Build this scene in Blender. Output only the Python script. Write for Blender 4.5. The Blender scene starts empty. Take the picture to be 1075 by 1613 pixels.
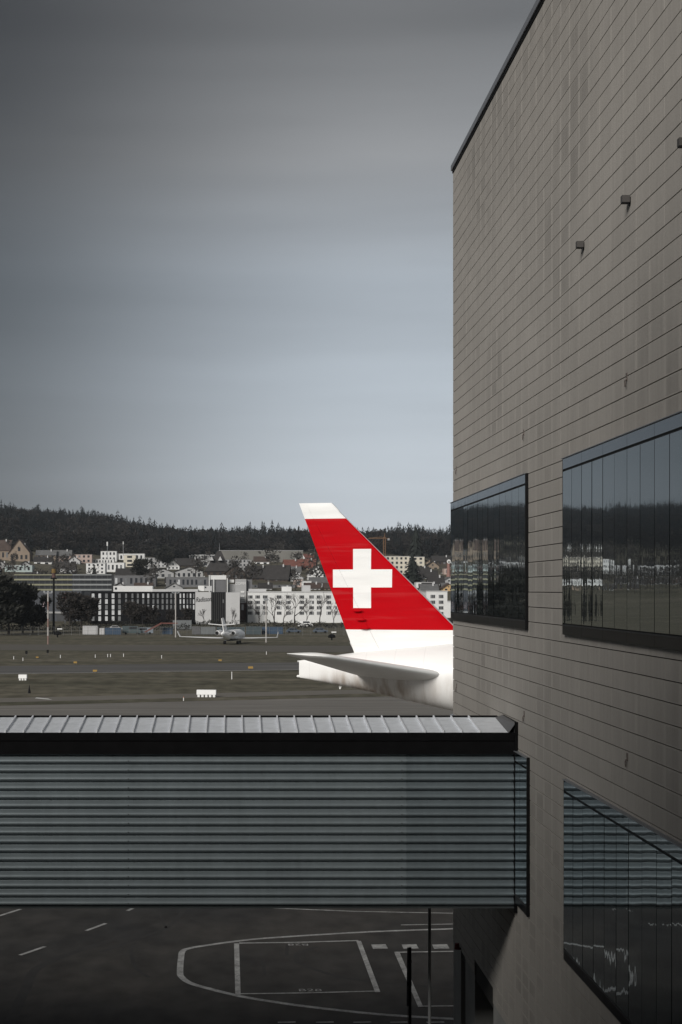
import bpy, math, random
import numpy as np
from mathutils import Vector, Matrix
R = math.radians
random.seed(7)

# ------------------------------------------------------------------ camera
F, VX, VY, H = 2500.0, 367.0, 928.0, 13.0     # focal (photo px), vanishing point, eye height
PW, PH = 1075.0, 1613.0
scn = bpy.context.scene
cam_d = bpy.data.cameras.new('camera'); cam = bpy.data.objects.new('camera', cam_d)
scn.collection.objects.link(cam); scn.camera = cam
cam_d.sensor_fit = 'VERTICAL'; cam_d.sensor_height = 36.0; cam_d.lens = F / PH * 36.0
cam_d.shift_x = (PW / 2 - VX) / PH; cam_d.shift_y = (VY - PH / 2) / PH
cam_d.clip_start = 0.1; cam_d.clip_end = 20000
cam.location = (0, 0, H); cam.rotation_euler = (R(90), 0, 0)

# ------------------------------------------------------------------ sky, sun, exposure
EXPOSURE = 1.2
SUN_EL, SUN_AZ = R(26), R(213)      # azimuth: direction the light comes from, clockwise from +Y
world = bpy.data.worlds.new('World'); scn.world = world; world.use_nodes = True
nt = world.node_tree; nt.nodes.clear()
def wn(t, **k):
    n = nt.nodes.new(t)
    for a, b in k.items(): setattr(n, a, b)
    return n
def wl(a, b): nt.links.new(a, b)
sky = wn('ShaderNodeTexSky', sky_type='NISHITA', sun_disc=False, sun_elevation=SUN_EL, sun_rotation=SUN_AZ,
         air_density=1.0, dust_density=3.0, ozone_density=1.0)
tc = wn('ShaderNodeTexCoord'); sep = wn('ShaderNodeSeparateXYZ'); wl(tc.outputs['Generated'], sep.inputs[0])
ramp = wn('ShaderNodeValToRGB')
def s2l(c): return tuple(((v / 255) / 12.92 if v / 255 <= .04045 else ((v / 255 + .055) / 1.055) ** 2.4) for v in c)
stops = [(-1.0, (60, 60, 60)), (0.0, (212, 216, 220)), (.05, (205, 213, 221)), (.13, (188, 197, 206)), (.19, (172, 180, 188)),
         (.262, (154, 156, 158)), (.335, (119, 120, 121)), (1.0, (105, 106, 107))]
# ramp position = (z + 1) / 2
el = ramp.color_ramp.elements
while len(el) < len(stops): el.new(0.5)
for e, (p, c) in zip(el, stops):
    e.position = (p + 1) / 2; l = s2l(c); e.color = (l[0], l[1], l[2], 1)
# thin stratus: long horizontal streaks of noise shift the elevation look-up
mapn = wn('ShaderNodeMapping'); mapn.inputs['Scale'].default_value = (1.6, 1.6, 16)
wl(tc.outputs['Generated'], mapn.inputs[0])
noi = wn('ShaderNodeTexNoise'); noi.inputs['Scale'].default_value = 1.3; noi.inputs['Detail'].default_value = 5
noi.inputs['Roughness'].default_value = .45
wl(mapn.outputs[0], noi.inputs['Vector'])
m1 = wn('ShaderNodeMath', operation='MULTIPLY_ADD'); wl(sep.outputs[2], m1.inputs[0]); m1.inputs[1].default_value = .5; m1.inputs[2].default_value = .5
wl(m1.outputs[0], ramp.inputs[0])
cl = wn('ShaderNodeMapRange'); wl(noi.outputs[0], cl.inputs[0]); cl.inputs[1].default_value = .3; cl.inputs[2].default_value = .7
cl.inputs[3].default_value = .87; cl.inputs[4].default_value = 1.11
# lens vignetting put into the sky colour: darker towards the left
az = wn('ShaderNodeMapRange'); wl(sep.outputs[0], az.inputs[0]); az.inputs[1].default_value = -.19; az.inputs[2].default_value = .11
az.inputs[3].default_value = .26; az.inputs[4].default_value = 1.03
az.interpolation_type = 'SMOOTHSTEP'
mm = wn('ShaderNodeMath', operation='MULTIPLY'); wl(cl.outputs[0], mm.inputs[0]); wl(az.outputs[0], mm.inputs[1])
cv = wn('ShaderNodeVectorMath', operation='SCALE'); wl(ramp.outputs[0], cv.inputs[0]); wl(mm.outputs[0], cv.inputs['Scale'])
sk = wn('ShaderNodeVectorMath', operation='SCALE'); wl(sky.outputs[0], sk.inputs[0]); sk.inputs['Scale'].default_value = .045
mx = wn('ShaderNodeMix', data_type='RGBA'); mx.inputs[0].default_value = .10
wl(cv.outputs[0], mx.inputs[6]); wl(sk.outputs[0], mx.inputs[7])
bg = wn('ShaderNodeBackground'); bg.inputs[1].default_value = 1.0 / 2 ** EXPOSURE
wl(mx.outputs[2], bg.inputs[0])
wo = wn('ShaderNodeOutputWorld'); wl(bg.outputs[0], wo.inputs[0])
sd = bpy.data.lights.new('sun', 'SUN'); so = bpy.data.objects.new('sun', sd); scn.collection.objects.link(so)
sd.energy = 1.5; sd.angle = R(24); sd.color = (1.0, .97, .925)
sdir = Vector((math.sin(SUN_AZ) * math.cos(SUN_EL), math.cos(SUN_AZ) * math.cos(SUN_EL), math.sin(SUN_EL)))
so.rotation_euler = (-sdir).to_track_quat('-Z', 'Y').to_euler(); so.location = (0, -50, 80)
vs = scn.view_settings; vs.view_transform = 'Standard'; vs.look = 'None'; vs.exposure = EXPOSURE; vs.gamma = 1.0; vs.use_curve_mapping = False
scn.render.engine = 'CYCLES'
cy = scn.cycles; cy.use_denoising = True; cy.max_bounces = 6; cy.diffuse_bounces = 3; cy.glossy_bounces = 4
cy.sample_clamp_indirect = 4.0

# ------------------------------------------------------------------ helpers
COL = scn.collection
def at(px, py, D): return Vector(((px - VX) / F * D, D, H - (py - VY) / F * D))
def gnd(px, py, z=0.0):
    D = (H - z) * F / (py - VY)
    return Vector(((px - VX) / F * D, D, z))
MATS = {}
def mk(name, col, rough=.6, metal=0.0, var=.15, scale=1.0, stretch=(1, 1, 1), spec=.4, bump=0.0, bscale=None, col2=None, coord='world', fine=0.0, fscale=1.0, fstretch=(1, 1, 1)):
    if name in MATS: return MATS[name]
    m = bpy.data.materials.new(name); m.use_nodes = True; MATS[name] = m
    t = m.node_tree; b = t.nodes['Principled BSDF']
    b.inputs['Roughness'].default_value = rough; b.inputs['Metallic'].default_value = metal
    b.inputs['Specular IOR Level'].default_value = spec
    if coord == 'world':
        g = t.nodes.new('ShaderNodeNewGeometry'); src = g.outputs['Position']
    else:
        g = t.nodes.new('ShaderNodeTexCoord'); src = g.outputs['Object']
    mp = t.nodes.new('ShaderNodeMapping'); mp.inputs['Scale'].default_value = stretch
    t.links.new(src, mp.inputs[0])
    n = t.nodes.new('ShaderNodeTexNoise'); n.inputs['Scale'].default_value = scale; n.inputs['Detail'].default_value = 6
    n.inputs['Roughness'].default_value = .6
    t.links.new(mp.outputs[0], n.inputs['Vector'])
    r = t.nodes.new('ShaderNodeValToRGB')
    if col2 is None:
        c0 = [max(0, c * (1 - var)) for c in col]; c1 = [min(1, c * (1 + var)) for c in col]
    else: c0, c1 = col, col2
    r.color_ramp.elements[0].position = .3; r.color_ramp.elements[1].position = .7
    r.color_ramp.elements[0].color = (*c0, 1); r.color_ramp.elements[1].color = (*c1, 1)
    t.links.new(n.outputs[0], r.inputs[0]); t.links.new(r.outputs[0], b.inputs['Base Color'])
    if fine:
        mp2 = t.nodes.new('ShaderNodeMapping'); mp2.inputs['Scale'].default_value = fstretch; t.links.new(src, mp2.inputs[0])
        n4 = t.nodes.new('ShaderNodeTexNoise'); n4.inputs['Scale'].default_value = fscale; n4.inputs['Detail'].default_value = 5; t.links.new(mp2.outputs[0], n4.inputs['Vector'])
        rr_ = t.nodes.new('ShaderNodeMapRange'); t.links.new(n4.outputs[0], rr_.inputs[0]); rr_.inputs[1].default_value = .3; rr_.inputs[2].default_value = .7
        rr_.inputs[3].default_value = 1 - fine; rr_.inputs[4].default_value = 1 + fine
        vm = t.nodes.new('ShaderNodeVectorMath'); vm.operation = 'SCALE'; t.links.new(r.outputs[0], vm.inputs[0]); t.links.new(rr_.outputs[0], vm.inputs['Scale']); t.links.new(vm.outputs[0], b.inputs['Base Color'])
    if bump:
        n2 = t.nodes.new('ShaderNodeTexNoise'); n2.inputs['Scale'].default_value = bscale or scale * 6; n2.inputs['Detail'].default_value = 4
        t.links.new(mp.outputs[0], n2.inputs['Vector'])
        bp = t.nodes.new('ShaderNodeBump'); bp.inputs['Strength'].default_value = bump; bp.inputs['Distance'].default_value = .02
        t.links.new(n2.outputs[0], bp.inputs['Height']); t.links.new(bp.outputs[0], b.inputs['Normal'])
    return m
def link(o, parent=None):
    COL.objects.link(o)
    if parent is not None: o.parent = parent
    return o
def tag(o, label=None, cat=None, group=None, kind=None):
    if label: o['label'] = label
    if cat: o['category'] = cat
    if group: o['group'] = group
    if kind: o['kind'] = kind
    return o
def empty(name, loc, rz=0.0):
    e = bpy.data.objects.new(name, None); e.empty_display_size = .3
    e.location = loc; e.rotation_euler = (0, 0, rz); COL.objects.link(e); return e
class MB:
    def __init__(s): s.v = []; s.f = []
    def add(s, vs_, fs):
        o = len(s.v); s.v += [tuple(p) for p in vs_]; s.f += [tuple(i + o for i in f) for f in fs]; return s
    def box(s, x0, y0, z0, x1, y1, z1):
        return s.add([(x0, y0, z0), (x1, y0, z0), (x1, y1, z0), (x0, y1, z0), (x0, y0, z1), (x1, y0, z1), (x1, y1, z1), (x0, y1, z1)],
                     [(0, 3, 2, 1), (4, 5, 6, 7), (0, 1, 5, 4), (1, 2, 6, 5), (2, 3, 7, 6), (3, 0, 4, 7)])
    def poly(s, pts): return s.add(pts, [tuple(range(len(pts)))])
    def extr(s, pts, d):            # extrude planar polygon by vector d, closed
        n = len(pts); d = Vector(d); q = [Vector(p) + d for p in pts]
        return s.add(list(pts) + q, [tuple(range(n - 1, -1, -1)), tuple(range(n, 2 * n))] + [(i, (i + 1) % n, n + (i + 1) % n, n + i) for i in range(n)])
    def tube(s, p0, p1, r0, r1=None, n=8, cap=True):
        p0, p1 = Vector(p0), Vector(p1); r1 = r0 if r1 is None else r1
        a = (p1 - p0).normalized(); u = a.orthogonal().normalized(); w = a.cross(u)
        vv = []
        for p, r in ((p0, r0), (p1, r1)):
            for i in range(n):
                t = 2 * math.pi * i / n; vv.append(p + u * math.cos(t) * r + w * math.sin(t) * r)
        fs = [(i, (i + 1) % n, n + (i + 1) % n, n + i) for i in range(n)]
        if cap: fs += [tuple(range(n - 1, -1, -1)), tuple(range(n, 2 * n))]
        return s.add(vv, fs)
    def loft(s, rings, cap=True):
        n = len(rings[0]); o = len(s.v)
        vv = [p for r in rings for p in r]; fs = []
        for k in range(len(rings) - 1):
            for i in range(n):
                j = (i + 1) % n; fs.append((k * n + i, k * n + j, (k + 1) * n + j, (k + 1) * n + i))
        if cap: fs += [tuple(range(n - 1, -1, -1)), tuple(range((len(rings) - 1) * n, len(rings) * n))]
        return s.add(vv, fs)
    def mesh(s, name, mat):
        me = bpy.data.meshes.new(name); me.from_pydata([tuple(p) for p in s.v], [], s.f); me.validate()
        if mat: me.materials.append(mat)
        return me
    def build(s, name, mat, parent=None, smooth=False, recalc=True):
        me = s.mesh(name, mat)
        if recalc:
            import bmesh
            bm = bmesh.new(); bm.from_mesh(me); bmesh.ops.recalc_face_normals(bm, faces=bm.faces); bm.to_mesh(me); bm.free()
        if smooth:
            for p in me.polygons: p.use_smooth = True
        o = bpy.data.objects.new(name, me); return link(o, parent)
_cubes = {}
def cube(name, mat, parent, c, size, rz=0.0):
    if mat.name not in _cubes: _cubes[mat.name] = MB().box(-.5, -.5, -.5, .5, .5, .5).mesh('block_' + mat.name, mat)
    o = bpy.data.objects.new(name, _cubes[mat.name]); o.location = c; o.scale = size; o.rotation_euler = (0, 0, rz)
    return link(o, parent)
def np_mesh(name, V, Fc, mat, parent=None):
    """V (n,3) float, Fc (m,3) int triangles"""
    me = bpy.data.meshes.new(name); V = np.asarray(V, np.float32); Fc = np.asarray(Fc, np.int32)
    me.vertices.add(len(V)); me.vertices.foreach_set('co', V.ravel())
    me.loops.add(len(Fc) * 3); me.loops.foreach_set('vertex_index', Fc.ravel())
    me.polygons.add(len(Fc)); me.polygons.foreach_set('loop_start', np.arange(0, len(Fc) * 3, 3, dtype=np.int32))
    me.polygons.foreach_set('loop_total', np.full(len(Fc), 3, np.int32))
    me.update(calc_edges=True); me.materials.append(mat)
    o = bpy.data.objects.new(name, me); return link(o, parent)

# ------------------------------------------------------------------ materials
M_apron = mk('asphalt_apron', (.026, .026, .026), .85, scale=.13, bump=.25, bscale=30, col2=(.052, .048, .043), fine=.3, fscale=1.1, fstretch=(1, .6, 1), spec=.2)
M_conc = mk('taxi_concrete', (.14, .132, .121), .9, scale=.06, stretch=(1, 6, 1), col2=(.205, .194, .178), spec=.15, fine=.12, fscale=.5, fstretch=(.15, 1.5, 1))
M_rwy = mk('taxi_asphalt', (.085, .083, .081), .9, scale=.05, stretch=(.5, 5, 1), col2=(.14, .136, .131), spec=.15, fine=.15, fscale=.4, fstretch=(.1, 1.5, 1))
M_path = mk('service_road', (.12, .110, .094), .95, scale=.05, col2=(.16, .146, .125))
M_line = mk('road_paint', (.17, .17, .165), .8, scale=2.2, col2=(.40, .40, .39), fine=.25, fscale=12)
M_linew = mk('road_paint_white', (.6, .6, .58), .7, var=.15, scale=1)
M_white = mk('white_paint', (.78, .78, .77), .5, var=.04)
M_black = mk('black_metal', (.006, .006, .0065), .5, var=.2, scale=3, spec=.15)
M_dark = mk('dark_grey_metal', (.05, .052, .055), .5, var=.15)
M_grey = mk('grey_metal', (.28, .29, .30), .5, metal=.3, var=.1)

# ground: one sheet; flat airfield, then the wooded hill
TD = [0, 600, 750, 900, 1100, 1300, 1500, 1700, 1900, 2600, 6000]
TZ = [0, 0, 5.5, 14.5, 27, 41, 58, 72, 77, 60, 20]
def terr(x, y):
    z = np.interp(y, TD, TZ)
    t = np.clip((x + 250) / 230.0, 0, 1); fac = 1.17 + (0.81 - 1.17) * t * t * (3 - 2 * t)
    k = np.clip((y - 850) / 500.0, 0, 1)
    return z * (1 + (fac - 1) * k)
def Dy(px, y):
    lo, hi = 600.0, 1900.0
    for _ in range(40):
        m = (lo + hi) / 2; x = (px - VX) / F * m
        yy = VY - (float(terr(x, m)) - H) * F / m
        if yy > y: lo = m
        else: hi = m
    return (lo + hi) / 2
def make_ground():
    ys = np.concatenate([[-300, 0, 300], np.linspace(600, 2000, 57), [2600, 4000, 9000]])
    xs = np.concatenate([[-9000, -3000], np.linspace(-1200, 800, 60), [3000, 9000]])
    V = [(x, y, float(terr(x, y)) - (.0 if y < 600 else 0)) for y in ys for x in xs]
    n = len(xs); mb = MB(); mb.v = V
    mb.f = [(j * n + i, j * n + i + 1, (j + 1) * n + i + 1, (j + 1) * n + i) for j in range(len(ys) - 1) for i in range(n - 1)]
    m = mk('dry_grass', (.070, .068, .048), .95, scale=.06, stretch=(.35, 1.8, 1), col2=(.142, .128, .098), bump=.6, bscale=6, spec=.1, fine=.32, fscale=.55, fstretch=(.8, .45, 1))
    o = mb.build('ground', m, smooth=True, recalc=False)
    tag(o, 'brown winter grass of the airfield rising to the wooded hill', kind='structure')
make_ground()
def world_line(a, b):
    p, q = gnd(*a), gnd(*b); d = (q - p).normalized(); return p, d
def strip(name, near, far, mat, z, label, x0=-130, x1=420):
    pts = []
    for (ln, xs) in ((near, (x0, x1)), (far, (x1, x0))):
        p, d = world_line(*ln)
        for x in xs:
            q = p + d * ((x - p.x) / d.x); pts.append((q.x, q.y, z))
    o = MB().poly(pts).build(name, mat, recalc=False)
    return tag(o, label, kind='structure')
A_ = ((0, 1112), (460, 1101)); B_ = ((0, 1106.5), (460, 1095.5)); C_ = ((0, 1100), (460, 1089))
D_ = ((0, 1062), (460, 1055.5)); E_ = ((0, 1049), (460, 1043.5))
strip('taxilane', ((0, 1350), (460, 1350)), A_, M_conc, .012, 'pale concrete taxilane just beyond the walkway roof')
strip('service_road', B_, C_, M_path, .012, 'narrow brown service road across the grass')
rw = strip('taxiway', D_, E_, M_rwy, .012, 'dark asphalt taxiway crossing the grass')
strip('far_taxiway', ((0, 1024), (460, 1027)), ((0, 1015), (460, 1017)), mk('far_taxi', (.085, .078, .066), .9, scale=.05, col2=(.10, .092, .078)), .012, 'far brown taxiway under the small jet')
p, d = world_line(*D_); L = MB()
nrm = Vector((-d.y, d.x, 0))
L.poly([p - d * 300 + nrm * .5, p + d * 300 + nrm * .5, p + d * 300 + nrm * .85, p - d * 300 + nrm * .85])
o = L.build('edge_line', M_linew, rw, recalc=False); o.location.z = .02
ap = MB().poly([(-400, -100, .008), (400, -100, .008), (400, 77.5, .008), (-400, 77.5, .008)]).build('apron', M_apron, recalc=False)
tag(ap, 'dark asphalt apron with white bus stand markings', kind='structure')

# ------------------------------------------------------------------ apron markings (children of the apron)
def stroke(pts, w, name='marking', mat=None, z=.014):
    """pts: photo px on the ground; w metres; a ribbon"""
    P = [gnd(*q) for q in pts]; mb = MB(); Lf, Rt = [], []
    for i, q in enumerate(P):
        a = P[max(i - 1, 0)]; b = P[min(i + 1, len(P) - 1)]; t = (b - a).normalized(); n = Vector((-t.y, t.x, 0)) * w / 2
        Lf.append((q.x + n.x, q.y + n.y, z)); Rt.append((q.x - n.x, q.y - n.y, z))
    for i in range(len(P) - 1): mb.poly([Rt[i], Rt[i + 1], Lf[i + 1], Lf[i]])
    return mb.build(name, mat or M_line, ap, recalc=False)
def spline(pts, n=8):
    out = []
    for i in range(len(pts) - 1):
        p0 = pts[max(i - 1, 0)]; p1 = pts[i]; p2 = pts[i + 1]; p3 = pts[min(i + 2, len(pts) - 1)]
        for k in range(n):
            t = k / n
            out.append(tuple(.5 * (2 * b + (c - a) * t + (2 * a - 5 * b + 4 * c - e) * t * t + (3 * b - a - 3 * c + e) * t ** 3) for a, b, c, e in zip(p0, p1, p2, p3)))
    return out + [pts[-1]]
stroke(spline([(760, 1461), (713, 1463.5), (600, 1467.5), (500, 1473), (400, 1480), (330, 1489), (300, 1494), (288, 1499), (285.5, 1510),
               (284, 1530), (286, 1539), (300, 1549), (330, 1558), (380, 1570), (440, 1580), (500, 1588), (600, 1598.5), (713, 1605.5), (760, 1608)], 6), .22)
def quadmark(pts, z=.018):
    return MB().poly([gnd(*q, z) for q in pts]).build('marking', M_line, ap, recalc=False)
quadmark([(371, 1567), (379.5, 1567), (377, 1486), (369, 1486)])
quadmark([(591, 1562.5), (599.5, 1562.5), (569, 1482), (561.5, 1482)])
quadmark([(659, 1586), (667, 1586), (630, 1500.5), (621.5, 1500.5)])
stroke([(377, 1486.5), (470, 1485.2), (565, 1482.4)], .16, z=.022)
stroke([(375, 1566.5), (480, 1565), (596, 1562)], .12, z=.022)
stroke([(622, 1501), (713, 1499.5), (760, 1499)], .16, z=.022)
stroke([(660, 1586), (713, 1585.5), (760, 1585)], .12, z=.022)
for a, b in ((585, 609), (633, 657.5), (681, 706), (730, 756)):
    quadmark([(a + 3, 1494.5), (b + 2.5, 1494), (b - 1.5, 1487.2), (a, 1487.8)])
stroke([(395, 1429.5), (560, 1436), (713, 1439), (760, 1439)], .13)
stroke([(632, 1457.5), (713, 1456), (760, 1455)], .13)
for a, b in (((32, 1505), (71, 1491.5)), ((136, 1466.5), (167, 1455)), ((201, 1435), (211, 1430.5)), ((-10, 1446), (33, 1432.5))):
    stroke([a, b], .16)
for a in (438, 498, 557, 615, 672): stroke([(a, 1611), (a + 28, 1610.5)], .12)
def text_mesh(txt, name, mat, parent, size, mtx, depth=0.0, shear=0.0):
    cu = bpy.data.curves.new(name, 'FONT'); cu.body = txt; cu.size = size; cu.align_x = 'CENTER'; cu.extrude = depth; cu.shear = shear
    t = bpy.data.objects.new(name, cu); COL.objects.link(t)
    me = bpy.data.meshes.new_from_object(t.evaluated_get(bpy.context.evaluated_depsgraph_get()))
    bpy.data.objects.remove(t); me.materials.clear(); me.materials.append(mat); me.transform(mtx); me.name = name
    return link(bpy.data.objects.new(name, me), parent)
g = gnd(489, 1562.5); text_mesh('B28', 'stand_number', M_line, ap, .44, Matrix.Translation((g.x, g.y, .024)) @ Matrix.Scale(1.15, 4, (1, 0, 0)))
g = gnd(470, 1487.5); text_mesh('B28', 'stand_number', M_line, ap, .44, Matrix.Translation((g.x, g.y, .024)) @ Matrix.Rotation(math.pi, 4, 'Z') @ Matrix.Scale(1.15, 4, (1, 0, 0)))
M_tyre = mk('tyre_mark', (.024, .023, .022), .9, var=.25)
for pts, w in (([(160, 1500), (220, 1478), (262, 1462), (285, 1440), (290, 1430)], .2), ([(15, 1613), (40, 1560), (60, 1525), (130, 1496), (200, 1474)], .35),
               ([(500, 1492), (470, 1503), (475, 1518), (540, 1540), (640, 1552), (713, 1556)], .22), ([(213, 1485), (207, 1500), (215, 1525), (235, 1540)], .15),
               ([(415, 1512), (417, 1538)], .12), ([(453, 1488), (452, 1505)], .12), ([(248, 1432), (262, 1462)], .1)):
    stroke(spline(pts, 8), w, 'tyre_mark', M_tyre, z=.011)

# ------------------------------------------------------------------ tiled terminal building on the right
FX, CORNER, TOPZ = 6.0, 43.23, 24.38
ROW, COLW, ROW0, COL0 = .3003, .778, 15.343, 28.28
def tile_material():
    m = bpy.data.materials.new('stone_tile'); m.use_nodes = True; t = m.node_tree; b = t.nodes['Principled BSDF']
    N = t.nodes.new; Lk = t.links.new
    g = N('ShaderNodeNewGeometry'); s = N('ShaderNodeSeparateXYZ'); Lk(g.outputs['Position'], s.inputs[0])
    def math_(op, a, b_=None, c=None):
        n = N('ShaderNodeMath'); n.operation = op
        for i, v in enumerate((a, b_, c)):
            if v is None: continue
            if isinstance(v, (int, float)): n.inputs[i].default_value = v
            else: Lk(v, n.inputs[i])
        return n.outputs[0]
    cy_ = math_('DIVIDE', math_('SUBTRACT', s.outputs[1], COL0), COLW); cz = math_('DIVIDE', math_('SUBTRACT', s.outputs[2], ROW0), ROW)
    iy, iz = math_('FLOOR', cy_), math_('FLOOR', cz)
    fy, fz = math_('SUBTRACT', cy_, iy), math_('SUBTRACT', cz, iz)
    cb = N('ShaderNodeCombineXYZ'); Lk(iy, cb.inputs[0]); Lk(iz, cb.inputs[1])
    wn_ = N('ShaderNodeTexWhiteNoise'); wn_.noise_dimensions = '2D'; Lk(cb.outputs[0], wn_.inputs['Vector'])
    # large weathering field decides where the damp squares show
    n1 = N('ShaderNodeTexNoise'); n1.inputs['Scale'].default_value = .22; n1.inputs['Detail'].default_value = 3; Lk(g.outputs['Position'], n1.inputs['Vector'])
    mpv = N('ShaderNodeMapping'); mpv.inputs['Scale'].default_value = (1, 7, .5); Lk(g.outputs['Position'], mpv.inputs[0])
    n2 = N('ShaderNodeTexNoise'); n2.inputs['Scale'].default_value = 1.2; n2.inputs['Detail'].default_value = 5; Lk(mpv.outputs[0], n2.inputs['Vector'])
    n3 = N('ShaderNodeTexNoise'); n3.inputs['Scale'].default_value = 14; n3.inputs['Detail'].default_value = 5; Lk(g.outputs['Position'], n3.inputs['Vector'])
    # patch inside each tile, soft edged, two per tile
    f2 = math_('FRACT', math_('MULTIPLY', fy, 2.0))
    def soft(v, e):
        a = N('ShaderNodeMapRange'); a.interpolation_type = 'SMOOTHSTEP'; Lk(v, a.inputs[0]); a.inputs[1].default_value = .5 - e; a.inputs[2].default_value = .5 - e + .12
        a.inputs[3].default_value = 1; a.inputs[4].default_value = 0; return a.outputs[0]
    d1 = math_('ABSOLUTE', math_('SUBTRACT', fy, .5)); d2 = math_('ABSOLUTE', math_('SUBTRACT', fz, .5))
    patch = math_('MULTIPLY', soft(d1, .16), soft(d2, .14))
    pm = N('ShaderNodeMapRange'); Lk(n1.outputs[0], pm.inputs[0]); pm.inputs[1].default_value = .46; pm.inputs[2].default_value = .62
    pk = math_('MULTIPLY', patch, math_('MULTIPLY', pm.outputs[0], wn_.outputs[0]))
    v = math_('MULTIPLY_ADD', wn_.outputs[0], .10, .95)
    v = math_('MULTIPLY', v, math_('MULTIPLY_ADD', n2.outputs[0], .26, .88))
    v = math_('MULTIPLY', v, math_('MULTIPLY_ADD', n3.outputs[0], .14, .93))
    v = math_('MULTIPLY', v, math_('SUBTRACT', 1.0, math_('MULTIPLY', pk, .30)))
    sc = N('ShaderNodeVectorMath'); sc.operation = 'SCALE'; sc.inputs[0].default_value = (.338, .318, .292); Lk(v, sc.inputs['Scale'])
    Lk(sc.outputs[0], b.inputs['Base Color']); b.inputs['Roughness'].default_value = .62; b.inputs['Specular IOR Level'].default_value = .25
    bp = N('ShaderNodeBump'); bp.inputs['Strength'].default_value = .15; bp.inputs['Distance'].default_value = .004; Lk(n3.outputs[0], bp.inputs['Height']); Lk(bp.outputs[0], b.inputs['Normal'])
    return m
M_tile = tile_material()
def glass_material(name='coated_glass', tint=(.86, .93, .97), refl=1.0, wob=.42):
    m = bpy.data.materials.new(name); m.use_nodes = True; t = m.node_tree; t.nodes.clear(); N = t.nodes.new; Lk = t.links.new
    o = N('ShaderNodeOutputMaterial'); mx_ = N('ShaderNodeMixShader'); d = N('ShaderNodeBsdfPrincipled'); gl = N('ShaderNodeBsdfGlossy')
    d.inputs['Base Color'].default_value = (.006, .007, .008, 1); d.inputs['Roughness'].default_value = .1
    gl.inputs['Color'].default_value = (*tint, 1); gl.inputs['Roughness'].default_value = .012
    g = N('ShaderNodeNewGeometry'); mp = N('ShaderNodeMapping'); mp.inputs['Scale'].default_value = (1, 2.2, .55); Lk(g.outputs['Position'], mp.inputs[0])
    n = N('ShaderNodeTexNoise'); n.inputs['Scale'].default_value = 1.6; n.inputs['Detail'].default_value = 1.5; Lk(mp.outputs[0], n.inputs['Vector'])
    bp = N('ShaderNodeBump'); bp.inputs['Strength'].default_value = wob; bp.inputs['Distance'].default_value = .004; Lk(n.outputs[0], bp.inputs['Height'])
    Lk(bp.outputs[0], gl.inputs['Normal'])
    lw = N('ShaderNodeLayerWeight'); lw.inputs[0].default_value = .45; mr = N('ShaderNodeMapRange'); Lk(lw.outputs['Fresnel'], mr.inputs[0])
    mr.inputs[2].default_value = .5; mr.inputs[3].default_value = .08; mr.inputs[4].default_value = min(.96, refl + .12)
    Lk(mr.outputs[0], mx_.inputs[0]); Lk(d.outputs[0], mx_.inputs[1]); Lk(gl.outputs[0], mx_.inputs[2]); Lk(mx_.outputs[0], o.inputs[0])
    return m
M_glass = glass_material()
M_head = glass_material('coated_header_panel', (.80, .85, .90), .80, .6)
M_sill = mk('black_window_sill', (.005, .0055, .007), .3, var=.6, scale=1.4, spec=.2)
M_core = mk('facade_substructure', (.02, .018, .016), .9)
M_plinth = mk('grey_concrete', (.24, .24, .23), .8, var=.1, scale=1.5, bump=.2)
M_cap = mk('roof_edge_metal', (.22, .23, .25), .4, metal=.4, var=.08)

tb = empty('terminal_building', (0, 0, 0))
tag(tb, 'tall terminal building clad in beige stone tiles with dark ribbon windows', 'building')
WINS = [(32.2, CORNER + .04, 12.19, 15.34), (12.0, 28.6, 12.19, 15.34), (32.05, CORNER + .04, 6.40, 9.58), (12.0, 28.5, 6.36, 9.58)]
OPEN = [(41.0, 41.8, 0, 3.49), (36.6, 39.4, 0, 3.80)]
TZ0 = 3.45
body = MB()
body.box(FX + .03, -24, 3.3, 30, CORNER - .03, TOPZ - .05)
body.build('wall', M_core, tb)
pl = MB()
for a, b in ((-24, 36.6), (39.4, 41.0), (41.8, CORNER - .01)): pl.box(FX + .012, a, 0, FX + .5, b, 3.44)
pl.box(FX + .5, CORNER - .5, 0, 30, CORNER - .02, 3.28)
pl.build('plinth', M_plinth, tb)
MB().box(FX + .9, -24, 0, 29, CORNER - .6, 3.29).build('gate_recess', mk('gate_dark', (.012, .013, .013), .8), tb)
MB().box(FX + .014, -24, 3.44, FX + .029, 36.6, 3.48).box(FX + .2, 36.6, 3.44, FX + .6, 39.4, 3.9).build('lintel', M_core, tb)
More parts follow.
